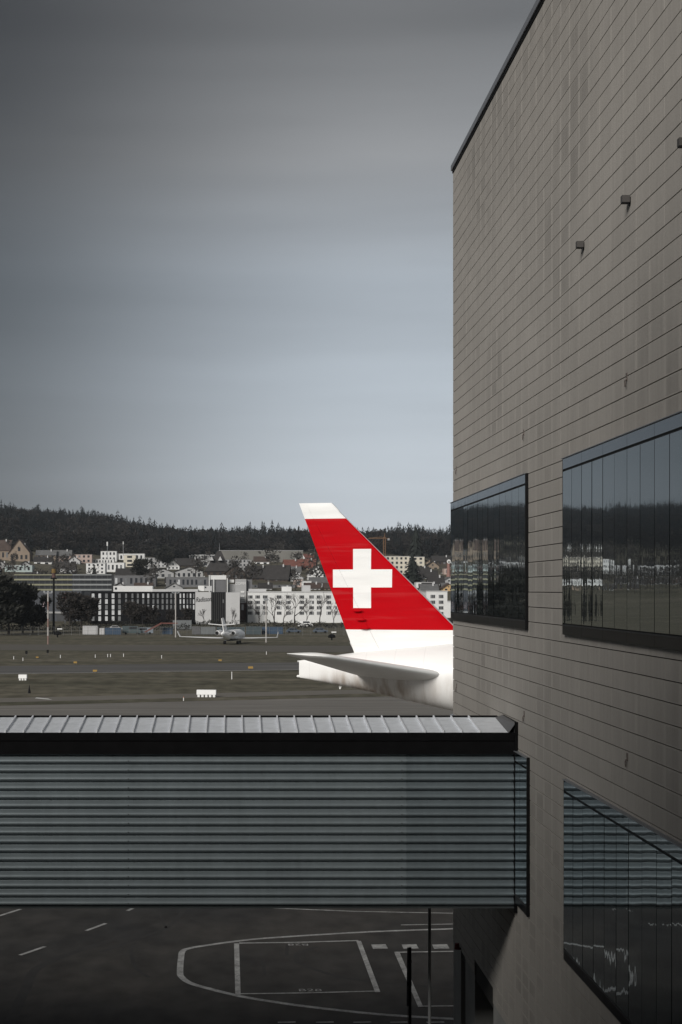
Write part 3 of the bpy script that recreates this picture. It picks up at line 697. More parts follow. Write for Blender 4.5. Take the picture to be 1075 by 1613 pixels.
for s in (-1, 1):
    mb = MB(); rg = []
    for f, c, dx, dz in ((0, 4.2, 0, 0), (.35, 2.9, -2.0, .12), (1, 1.2, -4.6, .40)):
        up, dn = naca(.12, 8); lp = up + dn[-2:0:-1]
        rg.append([(2.0 + dx - x * c, s * (.8 + f * 11.0), 1.35 + dz + y * c) for x, y in lp])
    wv = mb.loft(rg).build('wing', M_jw, bj, smooth=True)
    MB().extr([(-2.7, s * 11.8, 1.75), (-3.7, s * 11.8, 1.75), (-4.4, s * 12.25, 3.1), (-3.8, s * 12.25, 3.1)], (0, .08, 0)).build('winglet', M_jw, wv)
    MB().extr([(-6.8, s * .05, fz + 2.45), (-8.5, s * .05, fz + 2.45), (-9.3, s * 3.3, fz + 2.75), (-8.4, s * 3.3, fz + 2.75)], (0, 0, .12)).build('tailplane', M_jw, bj)
    en = MB().loft([ring_(-2.4, s * 1.95, fz + .6, .55, .55), ring_(-3.6, s * 1.95, fz + .6, .72, .72), ring_(-5.4, s * 1.95, fz + .6, .66, .66), ring_(-6.4, s * 1.95, fz + .6, .46, .46)]).build('engine', M_jw, bj, smooth=True)
    MB().tube((-6.42, s * 1.95, fz + .6), (-6.6, s * 1.95, fz + .6), .44, .38, n=14).build('exhaust', M_black, en)
    MB().box(-5, s * .9 - .1, fz + .45, -3.4, s * 1.4 + .1, fz + .65).build('pylon', M_jw, bj)
    gl = MB().tube((-.8, s * 1.6, 1.3), (-.8, s * 1.6, .35), .1, n=6).build('gear_leg', M_grey, bj)
    MB().tube((-.8, s * 1.6 - .28, .38), (-.8, s * 1.6 + .28, .38), .38, n=14).build('wheel', M_black, gl)
MB().extr([(-4.2, -.1, fz + .9), (-7.4, -.1, fz + .5), (-9.4, -.1, fz + 4.1), (-7.9, -.1, fz + 4.2)], (0, .2, 0)).build('fin', M_jw, bj)
gl = MB().tube((7.5, 0, 1.2), (7.5, 0, .3), .08, n=6).build('gear_leg', M_grey, bj); MB().tube((7.5, -.2, .3), (7.5, .2, .3), .3, n=12).build('wheel', M_black, gl)

# ------------------------------------------------------------------ things standing on the airfield
def box_thing(name, label, cat, loc, mat, dims, group=None):
    o = MB().box(-dims[0] / 2, -dims[1] / 2, 0, dims[0] / 2, dims[1] / 2, dims[2]).build(name, mat); o.location = loc
    return tag(o, label, cat, group)
def barrier(px0, px1, yb, hpx, nfeet, label, rz):
    D = H * F / (yb - VY); w = (px1 - px0) / F * D; hh = hpx / F * D
    e = empty('white_barrier', gnd((px0 + px1) / 2, yb), rz); tag(e, label, 'barrier', 'white barriers on the grass')
    mb = MB(); mb.extr([(-w / 2, -.35, hh * .35), (-w / 2, .35, hh * .35), (-w / 2, .28, hh), (-w / 2, -.28, hh)], (w, 0, 0)); mb.build('barrier_body', M_white, e)
    for k in range(nfeet):
        x = -w / 2 + w * (k + .5) / nfeet
        MB().box(x - w / nfeet * .3, -.3, 0, x + w / nfeet * .3, .3, hh * .36).build('foot', M_white, e)
barrier(310.5, 341, 1098, 11.5, 5, 'long white barrier block with feet near the service road', R(-7))
barrier(30, 43, 1071.5, 9, 3, 'short white barrier block beside the taxiway on the left', R(-4))
o = MB().poly([gnd(55, 1100, .03), gnd(83, 1102.2, .03), gnd(76, 1100.3, .03), gnd(58, 1098.6, .03)]).build('painted_mark', M_linew); o.parent = bpy.data.objects['service_road']
M_yel = mk('sign_yellow', (.30, .19, .05), .7)
def taxi_sign(px, yb, w, h, label):
    e = empty('taxiway_sign', gnd(px, yb)); tag(e, label, 'sign', 'small yellow taxiway signs')
    MB().box(-w / 2, -.1, .2, w / 2, .1, .2 + h).build('sign_board', M_yel, e)
    for s in (-1, 1): MB().tube((s * w * .35, 0, 0), (s * w * .35, 0, .2), .04, n=6).build('leg', M_dark, e)
taxi_sign(150, 1060, .65, .30, 'small yellow sign at the near taxiway edge on the left')
taxi_sign(119, 1046.5, .6, .3, 'small yellow sign beyond the taxiway on the left')
taxi_sign(395, 1055, .8, .35, 'yellow sign at the near taxiway edge below the small jet')
taxi_sign(347, 1043, .6, .3, 'yellow sign beyond the taxiway under the small jet')
taxi_sign(59, 1038, .5, .25, 'pale yellow sign lying low in the left grass')
MPL = {22: 'first from the left picture edge', 36.5: 'second from the left picture edge', 95.5: 'below the red and white mast', 150.5: 'above the left yellow sign', 170: 'left one of a close pair', 174.5: 'right one of a close pair', 195: 'just right of a close pair', 255: 'alone left of the small jet', 420: 'at the foot of the pale mast'}
for px, yb in ((22, 1038.5), (36.5, 1041), (95.5, 1036.5), (150.5, 1036), (170, 1035), (174.5, 1035), (195, 1034.5), (255, 1037), (365.5, 1070), (420, 1031)):
    hh = 4.2 if px != 365.5 else 11
    D = H * F / (yb - VY)
    e = empty('marker_post', gnd(px, yb)); tag(e, 'short white marker post, ' + MPL[px] if px != 365.5 else 'taller white marker post between taxiway and service road', 'post', 'white marker posts')
    MB().tube((0, 0, 0), (0, 0, hh / F * D), .065, .05, n=7).build('shaft', M_white, e)
    MB().tube((0, 0, hh / F * D), (0, 0, hh / F * D + .08), .10, .05, n=7).build('cap', M_white, e)
e = empty('marker_post', gnd(289.5, 1104)); tag(e, 'tiny orange tipped marker post at the taxilane edge', 'post', 'white marker posts')
MB().tube((0, 0, 0), (0, 0, .38), .05, n=6).build('shaft', M_white, e); MB().tube((0, 0, .38), (0, 0, .5), .06, .03, n=6).build('cap', mk('orange_cap', (.4, .12, .03), .6), e)
for i, (px, yb) in enumerate(((42, 1034), (75.5, 1032.5))):
    e = empty('signal_board', gnd(px, yb)); tag(e, ['dark signal board on a stub post, left of two', 'dark signal board on a stub post, right of two'][i], 'signal', 'dark signal boards in the grass')
    MB().box(-.22, -.06, .5, .22, .06, 1.1).build('board', M_black, e); MB().tube((0, 0, 0), (0, 0, .5), .05, n=6).build('leg', M_dark, e)
e = empty('wind_cone', gnd(46.5, 1092)); tag(e, 'thin dark cone marker standing in the near grass', 'marker')
MB().tube((0, 0, .0), (0, 0, 1.05), .2, .02, n=8).build('cone', M_black, e); MB().tube((0, 0, 1.0), (0, 0, 1.25), .015, n=5).build('tip', M_dark, e)
# clustered dark instruments near the fence
def instrument(px, yb, label, s=1.0):
    e = empty('field_instrument', gnd(px, yb)); tag(e, label, 'instrument', 'dark field instruments')
    mb = MB()
    for k in range(7):
        a = R(180 * k / 6); mb.tube((0, 0, .9 * s), (1.0 * s * math.cos(a), .2 * math.sin(3 * k), (.9 + .75 * math.sin(a)) * s), .34 * s, .20 * s, n=7)
    mb.build('sensor_heads', M_black, e); MB().tube((0, 0, 0), (0, 0, .9 * s), .2 * s, n=7).build('mast', M_black, e)
    MB().box(-.1 * s, -.1, 2.05 * s, 1.2 * s, .1, 2.3 * s).build('panel', M_white, e)
    MB().tube((0, 0, 1.5 * s), (.3 * s, 0, 2.05 * s), .05, n=5).build('strut', M_grey, e)
instrument(523, 1008.5, 'dark cluster of instruments with a white panel left of the fin foot', .95)
instrument(91, 1004, 'dark cluster of instruments with a white panel at the left field edge', 1.05)
# approach masts
def mast(px, yt, yb, label, bar=5.0, col=None, two=False):
    D = H * F / (yb - VY); hh = (yb - yt) / F * D
    e = empty('light_mast', gnd(px, yb)); tag(e, label, 'mast', 'thin light masts on the airfield')
    mm_ = mk('mast_white', (.42, .40, .38), .6); mr_ = mk('mast_red', (.26, .17, .15), .6)
    n = 6
    for k in range(n):
        MB().tube((0, 0, hh * k / n), (0, 0, hh * (k + 1) / n), .17, .15, n=7).build('mast_section', mr_ if (two and k % 2 == 0) else mm_, e)
    MB().box(-bar / 2, -.06, hh - .1, bar / 2, .06, hh + .08).build('crossbar', M_grey, e)
    for k in range(3): MB().box(-bar / 2 + bar * k / 2 - .2, -.2, hh + .08, -bar / 2 + bar * k / 2 + .2, .2, hh + .5).build('lamp', M_grey, e)
mast(76, 934, 1015, 'thin red and white light mast on the left of the field', 1.8, two=True)
mast(277, 934, 1004, 'thin pale light mast before the dark hotel', 1.7)
mast(419.5, 946, 1012, 'thin pale light mast before the white apartment block', .8)
e = empty('signal_mast', at(85, 965, 470)); e.location.z = 0; tag(e, 'dark signal mast with a yellow and red head at the far left', 'mast')
zt = H - (896 - VY) / F * 470
MB().tube((0, 0, 0), (0, 0, zt - 2.6), .35, .3, n=8).build('shaft', M_black, e)
MB().tube((0, 0, zt - 2.6), (0, 0, zt - 1.3), .55, .55, n=10).build('red_head', mk('dull_red', (.09, .05, .045), .7), e)
MB().tube((0, 0, zt - 1.25), (0, 0, zt), .7, .62, n=10).build('yellow_head', mk('dull_yellow', (.16, .10, .03), .7), e)
MB().box(-.9, -.3, zt - 3.1, .9, .3, zt - 2.6).build('platform', M_black, e)

# ------------------------------------------------------------------ town
W_ = {'white': mk('render_white', (.66, .66, .65), .8, var=.06, scale=.3), 'cream': mk('render_cream', (.58, .54, .45), .8, var=.06, scale=.3),
      'pink': mk('render_pink', (.42, .33, .29), .8, var=.06, scale=.3), 'grey': mk('render_grey', (.33, .33, .33), .8, var=.08, scale=.3), 'lgrey': mk('render_light_grey', (.47, .47, .47), .8, var=.05, scale=.3),
      'dgrey': mk('render_dark_grey', (.13, .13, .135), .8, var=.1, scale=.3), 'black': mk('render_black', (.009, .009, .010), .85, var=.2, scale=.3, spec=.1), 'brown': mk('timber_brown', (.055, .040, .032), .8, var=.2, scale=.4),
      'tan': mk('render_tan', (.24, .19, .145), .8, var=.1, scale=.3), 'teal': mk('render_teal', (.36, .42, .41), .8, var=.05, scale=.3), 'ochre': mk('render_ochre', (.50, .34, .17), .8, var=.05, scale=.3)}
RF = {'dark': mk('roof_dark', (.035, .032, .031), .85, var=.25, scale=.6), 'red': mk('roof_red', (.15, .062, .048), .85, var=.25, scale=.6), 'brown': mk('roof_brown', (.07, .05, .042), .85, var=.25, scale=.6),
      'grey': mk('roof_grey', (.12, .12, .12), .85, var=.15, scale=.6)}
M_win = mk('far_window', (.022, .024, .028), .25, var=.3, spec=.5)
M_wdim = mk('far_window_dim', (.14, .145, .15), .4, var=.2)
M_winl = mk('far_window_pale', (.50, .51, .52), .4, var=.15)
M_frame = mk('window_frame', (.5, .5, .49), .7)
def windows(root, w, h, cols, rows, face, z0=1.2, mat=None, fw=.45, fh=.5, dep=0, margin=.06):
    mat = mat or M_win
    usable = w * (1 - 2 * margin); ch = (h - z0 * .6) / rows
    for c in range(cols):
        for r in range(rows):
            x = -usable / 2 + usable * (c + .5) / cols; z = z0 * .5 + ch * (r + .5)
            ww, hh = usable / cols * fw, ch * fh
            if face == 'f': cube('window', mat, root, (x, -.02, z), (ww, .10, hh))
            elif face == 'r': cube('window', mat, root, (w_cur[0] / 2 + .02, dep / 2 + x, z), (.10, ww, hh))
            else: cube('window', mat, root, (-w_cur[0] / 2 - .02, dep / 2 + x, z), (.10, ww, hh))
w_cur = [0]
def house(label, px0, px1, yb, ye, yr=None, kind='flat', wall='white', roof='dark', win=(3, 2), yaw=0, depth=None, D=None, cat='house', name='house', group=None, fw=.45, fh=.5, side=None, wmat=None, chimney=True, lower=6.0):
    pc = (px0 + px1) / 2; D = D or Dy(pc, yb)
    x = (pc - VX) / F * D; zb = H - (yb - VY) / F * D
    zg = float(terr(x, D)); base = min(zb, zg)
    wapp = (px1 - px0) / F * D
    a = abs(R(yaw)); dep = depth or 10.0
    w = wapp if a < .02 else max(4.0, (wapp - dep * math.sin(a)) / math.cos(a))
    e = empty(name, (x, D, base), R(yaw)); tag(e, label, cat, group)
    ez = (H - (ye - VY) / F * D) - base; rz = (H - (yr - VY) / F * D) - base if yr else ez
    w_cur[0] = w
    z00 = zb - base
    vis_h = ez - z00
    if kind == 'flat':
        MB().box(-w / 2, 0, -lower, w / 2, dep, ez - .25).build('wall', W_[wall], e)
        MB().box(-w / 2 - .15, -.15, ez - .249, w / 2 + .15, dep + .15, ez).build('roof', W_['lgrey'] if wall in ('white', 'lgrey', 'cream', 'teal') else RF['grey'], e)
    elif kind == 'front':      # gable faces us
        mb = MB(); mb.extr([(-w / 2, 0, -lower), (w / 2, 0, -lower), (w / 2, 0, ez), (0, 0, rz), (-w / 2, 0, ez)], (0, dep, 0)); mb.build('wall', W_[wall], e)
        sl = (rz - ez) / (w / 2); ov = .7; r = MB()
        for s in (-1, 1):
            r.extr([(0, -.8, rz + .05), (s * (w / 2 + ov), -.8, ez - ov * sl + .05), (s * (w / 2 + ov), -.8, ez - ov * sl + .4), (0, -.8, rz + .4)], (0, dep + 1.6, 0))
        ro = r.build('roof', RF[roof], e)
        if chimney: cube('chimney', W_['lgrey'], ro, (w * .2, dep * .5, rz - sl * w * .2 + .8), (.8, .8, 1.8))
    elif kind == 'side':       # roof slope faces us
        mb = MB(); mb.extr([(-w / 2, 0, -lower), (-w / 2, dep, -lower), (-w / 2, dep, ez), (-w / 2, dep / 2, rz), (-w / 2, 0, ez)], (w, 0, 0)); mb.build('wall', W_[wall], e)
        sl = (rz - ez) / (dep / 2); ov = .7; r = MB()
        for y0, y1 in ((-ov, dep / 2), (dep + ov, dep / 2)):
            r.extr([(-w / 2 - .6, y0, ez - ov * sl + .05), (-w / 2 - .6, y1, rz + .05), (-w / 2 - .6, y1, rz + .4), (-w / 2 - .6, y0, ez - ov * sl + .4)], (w + 1.2, 0, 0))
        ro = r.build('roof', RF[roof], e)
        if chimney: cube('chimney', W_['lgrey'], ro, (w * .25, dep * .35, rz + .1), (.8, .8, 1.7))
    if win:
        ee = bpy.data.objects.new('facade', None)
        bpy.data.objects.remove(ee)
        usable = w * .9; ch = vis_h / win[1]
        for c in range(win[0]):
            for r_ in range(win[1]):
                xx = -usable / 2 + usable * (c + .5) / win[0]; zz = z00 + ch * (r_ + .5)
                m_ = wmat or random.choices((M_win, M_wdim, M_winl), (74, 20, 6))[0]
                cube('window', m_, e, (xx, -.02, zz), (usable / win[0] * fw, .14, ch * fh))
        if kind == 'front' and rz - ez > 2: cube('window', M_win, e, (0, -.02, ez + (rz - ez) * .28), (w * .12, .14, (rz - ez) * .28))
        if a > .1:
            s = 1 if yaw < 0 else -1
            sx = w / 2 if yaw < 0 else -w / 2
            # side face that turns towards us
            n = side or 2
            for c in range(n):
                for r_ in range(win[1]):
                    yy = dep * (c + .5) / n; zz = z00 + ch * (r_ + .5)
                    cube('window', wmat or M_win, e, (sx, yy, zz), (.14, dep / n * .4, ch * fh))
    return e, w, dep, ez, D
# --- dark hotel with sign wall
HD = 590.0
def hz(y): return H - (y - VY) / F * HD
def hx(px): return (px - VX) / F * HD
ho = empty('hotel', (hx(230), HD, 0)); tag(ho, 'long black hotel block with rows of narrow pale windows', 'hotel')
o_x = hx(230)
MB().box(hx(143) - o_x, 0, -1, hx(308) - o_x, 16, hz(932)).build('wall', W_['black'], ho)
cols = [147, 157.5, 168, 178.5, 188.5, 199, 209, 217.5, 226, 234, 242, 249, 256.5, 263.5, 270, 276, 284.5, 290, 295.5, 300.5, 305.5]
M_wdim = mk('far_window_dim', (.14, .145, .15), .4, var=.2)
for i, c in enumerate(cols):
    for r_, y in enumerate((938.5, 947.5, 956.5, 965, 974.5)):
        if i > 4 and r_ > 2: continue
        m_ = M_winl if (i in (1, 2, 3) and random.random() < .85) or (i in (0, 4, 8, 9, 10, 16, 17, 18, 19, 20) and random.random() < .4) else M_wdim
        ww = 4.2 if i < 5 else 3.0 if i < 16 else 2.3
        cube('window', m_, ho, (hx(c) - o_x, -.03, hz(y)), (ww / F * HD, .16, 7.0 / F * HD))
MB().box(hx(178) - o_x, 3, hz(932) + .01, hx(240) - o_x, 12, hz(923)).build('penthouse', W_['white'], ho)
MB().box(hx(240) - o_x, 2, hz(932) + .01, hx(312) - o_x, 12, hz(928)).build('roof_strip', W_['lgrey'], ho)
MB().box(hx(312) - o_x, 4, hz(931), hx(322) - o_x, 11, hz(922.5)).build('roof_box', W_['white'], ho)
MB().box(hx(322.2) - o_x, 4.2, hz(931), hx(334) - o_x, 11, hz(922.8)).build('roof_box', W_['lgrey'], ho)
cube('window', M_win, ho, (hx(182) - o_x, 2.95, hz(927)), (.8, .1, .8))
cube('window', M_win, ho, (hx(323.5) - o_x, 4.1, hz(925)), (.5, .3, .5))
MB().box(hx(308) + .01 - o_x, -.4, -1, hx(333) - o_x, 15, hz(932.5)).build('sign_wall', W_['lgrey'], ho)
text_mesh('Radisson', 'sign_lettering', W_['black'], ho, 2.5, Matrix.Translation((hx(321) - o_x, -.46, hz(947.5))) @ Matrix.Rotation(R(-3.5), 4, 'Y') @ Matrix.Rotation(R(90), 4, 'X') @ Matrix.Scale(.66, 4, (1, 0, 0)), .05, .35)
MB().box(hx(333) + .01 - o_x, .3, -1, hx(356) - o_x, 15, hz(932.8)).build('dark_wing', W_['black'], ho)
for k in range(7): cube('fin_slat', mk('slat_dark', (.035, .034, .034), .7), ho, (hx(335.5 + 3 * k) - o_x, .22, hz(957)), (.25, .3, 46 / F * HD))
cube('window', M_wdim, ho, (hx(352) - o_x, .25, hz(947)), (.5, .14, 1.3))
MB().box(hx(356) + .01 - o_x, -.2, -1, hx(378) - o_x, 15, hz(933.2)).build('end_wall', W_['lgrey'], ho)
# tower beside it
HT = 600.0
def tx(px): return (px - VX) / F * HT
def tz_(y): return H - (y - VY) / F * HT
tw = empty('office_tower', (tx(384), HT, 0)); ox = tx(384); tag(tw, 'grey stair tower with pale lettering at its top and red foot', 'tower')
MB().box(tx(371) - ox, 8, tz_(967), tx(388.5) - ox, 20, tz_(912)).build('wall', W_['grey'], tw)
MB().box(tx(377.5) - ox, 7.7, -1, tx(388.4) - ox, 12, tz_(950)).build('red_foot', mk('red_cladding', (.075, .045, .042), .8), tw)
MB().box(tx(388.6) - ox, 10, -1, tx(398) - ox, 20, tz_(912.6)).build('side_wall', W_['dgrey'], tw)
text_mesh('COMM', 'sign_lettering', W_['white'], tw, 1.35, Matrix.Translation((tx(379.6) - ox, 7.96, tz_(920.8))) @ Matrix.Rotation(R(90), 4, 'X'), .04)
for k, y in enumerate((932.4, 939.4, 943, 946.4, 949.8)):
    cube('window', W_['white'] if k < 2 else M_winl, tw, (tx(382.7) - ox, 7.9, tz_(y)), (6 / F * HT, .3, (2.6 if k < 2 else 1.8) / F * HT))
cube('window', M_winl, tw, (tx(382.7) - ox, 7.6, tz_(957)), (3.5 / F * HT, .3, 9 / F * HT))
# rooftop plant hall with white pipes
RH = 640.0
ph = empty('plant_hall', at(345, 931, RH)); ph.location.z = 0; tag(ph, 'grey rooftop hall with white parapet and tall white pipes', 'hall')
rx = lambda px: (px - 345) / F * RH
rz_ = lambda y: H - (y - VY) / F * RH
MB().box(rx(329), 0, -1, rx(357), 14, rz_(913)).build('wall', W_['dgrey'], ph)
MB().box(rx(329.3), -.3, rz_(913) + .01, rx(356.8), 14.3, rz_(906.2)).build('parapet', W_['white'], ph)
MB().box(rx(358), 3, -1, rx(371), 14, rz_(920)).build('annex', W_['grey'], ph)
MB().box(rx(359), 2.8, rz_(917.5), rx(369), 3.4, rz_(913)).build('annex_strip', W_['white'], ph)
for px, yt in ((330.3, 906), (337.3, 912), (358.6, 911)):
    MB().tube((rx(px), -.6, rz_(935)), (rx(px), -.6, rz_(yt)), .22, n=8).build('pipe', W_['white'], ph)
# long office with pale yellow floor bands
OD = 640.0
of = empty('banded_office', at(98, 950, OD)); of.location.z = 0; tag(of, 'long low office with pale yellow and grey floor bands', 'office')
oxp = lambda px: (px - 98) / F * OD
ozp = lambda y: H - (y - VY) / F * OD
MB().box(oxp(22), .4, -1, oxp(176), 14, ozp(904)).build('wall', mk('office_glass', (.03, .032, .036), .3, var=.3, scale=.2), of)
M_band = mk('band_yellow', (.24, .235, .16), .7, var=.1); M_band2 = mk('band_grey', (.24, .25, .25), .7, var=.1)
for y in (905.5, 913, 921, 929):
    hh = (1.6 if y < 910 else 2.6) / F * OD
    MB().box(oxp(22.5), -.1, ozp(y) - hh / 2, oxp(114), .39, ozp(y) + hh / 2).build('floor_band', M_band, of)
    MB().box(oxp(114.2), 0, ozp(y) - hh / 2, oxp(176), .39, ozp(y) + hh / 2).build('floor_band', M_band2, of)
for px in range(26, 176, 9): cube('mullion', M_dark, of, (oxp(px), .3, ozp(917)), (.35, .2, 24 / F * OD))
lo = empty('low_hall', at(88, 970, 615)); lo.location.z = 0; tag(lo, 'low grey hall under the banded office with a pale pylon sign', 'hall')
MB().box(-13, 0, -1, 10, 12, H - (931 - VY) / F * 615).build('wall', mk('hall_grey', (.06, .065, .075), .7), lo)
MB().box(-7, -.5, 3.6, 7, -.01, 4.3).build('canopy', W_['grey'], lo)
cube('roller_door', M_dark, lo, (-4, -.1, 2), (5, .3, 4)); cube('roller_door', M_dark, lo, (3, -.1, 2), (5, .3, 4))
ps = empty('pylon_sign', at(69, 960, 600)); ps.location.z = 0; tag(ps, 'narrow pale pink pylon sign before the low hall', 'sign')
MB().box(-.4, -.2, 0, .4, .2, 5.4).build('post', M_dark, ps); MB().box(-.5, -.3, 5.4, .5, .3, 8.3).build('sign_board', mk('sign_pink', (.45, .36, .38), .6), ps)
ps = empty('red_sign', at(103, 960, 600)); ps.location.z = 0; tag(ps, 'dull red square sign among the dark trees at left', 'sign')
MB().box(-.2, -.2, 0, .2, .2, 9.3).build('post', M_dark, ps); MB().box(-1.0, -.3, 9.3, 1.0, .3, 11.3).build('sign_board', mk('sign_red', (.16, .035, .025), .6), ps)

# white apartment block, behind the bare trees, reappearing right of the fin
def apartment(label, px0, px1, yb, ye, D, bays, rows, dep=14):
    e = empty('apartment_block', at((px0 + px1) / 2, yb, D)); e.location.z = float(terr(e.location.x, D)); tag(e, label, 'apartment block')
    b0 = e.location.z; cx = (px0 + px1) / 2
    X = lambda px: (px - cx) / F * D
    Z = lambda y: H - (y - VY) / F * D - b0
    MB().box(X(px0), 0, -4, X(px1), dep, Z(ye)).build('wall', W_['white'], e)
    MB().box(X(px0) - .2, -.2, Z(ye) + .001, X(px1) + .2, dep + .2, Z(ye) + .35).build('roof', W_['lgrey'], e)
    rh = (yb - ye - 3) / rows
    for bx in bays:
        for r_ in range(rows):
            y = ye + 3 + rh * (r_ + .5)
            fr = cube('window', W_['grey'], e, (X(bx), -.03, Z(y)), (7.4 / F * D, .16, rh * .62 / F * D))
            for s in (-1, 0, 1):
                cube('pane', random.choices((M_win, M_wdim, M_winl), (66, 24, 10))[0], e, (X(bx + s * 2.35), -.06, Z(y)), (1.75 / F * D, .18, rh * .5 / F * D))
    return e, X, Z
e, X, Z = apartment('long white apartment block behind bare trees left of the fin', 390.5, 553, 970, 933, 605, [394.5, 406, 418, 440, 454.5, 475.5, 491, 503, 518, 532, 546], 4)
MB().box(X(392), 3, Z(933) + .36, X(420), 11, Z(927.5)).build('penthouse', W_['lgrey'], e)
MB().box(X(445), 3, Z(933) + .36, X(460), 11, Z(924)).build('penthouse', W_['white'], e)
MB().box(X(477), 3, Z(933) + .36, X(490), 11, Z(922)).build('penthouse', W_['lgrey'], e)
apartment('white apartment block at the corner right of the fin', 672, 705, 980, 932, 600, [682, 695], 5)
apartment('pale apartment wing half hidden by the terminal corner', 704, 735, 985, 948, 640, [716, 728], 4)

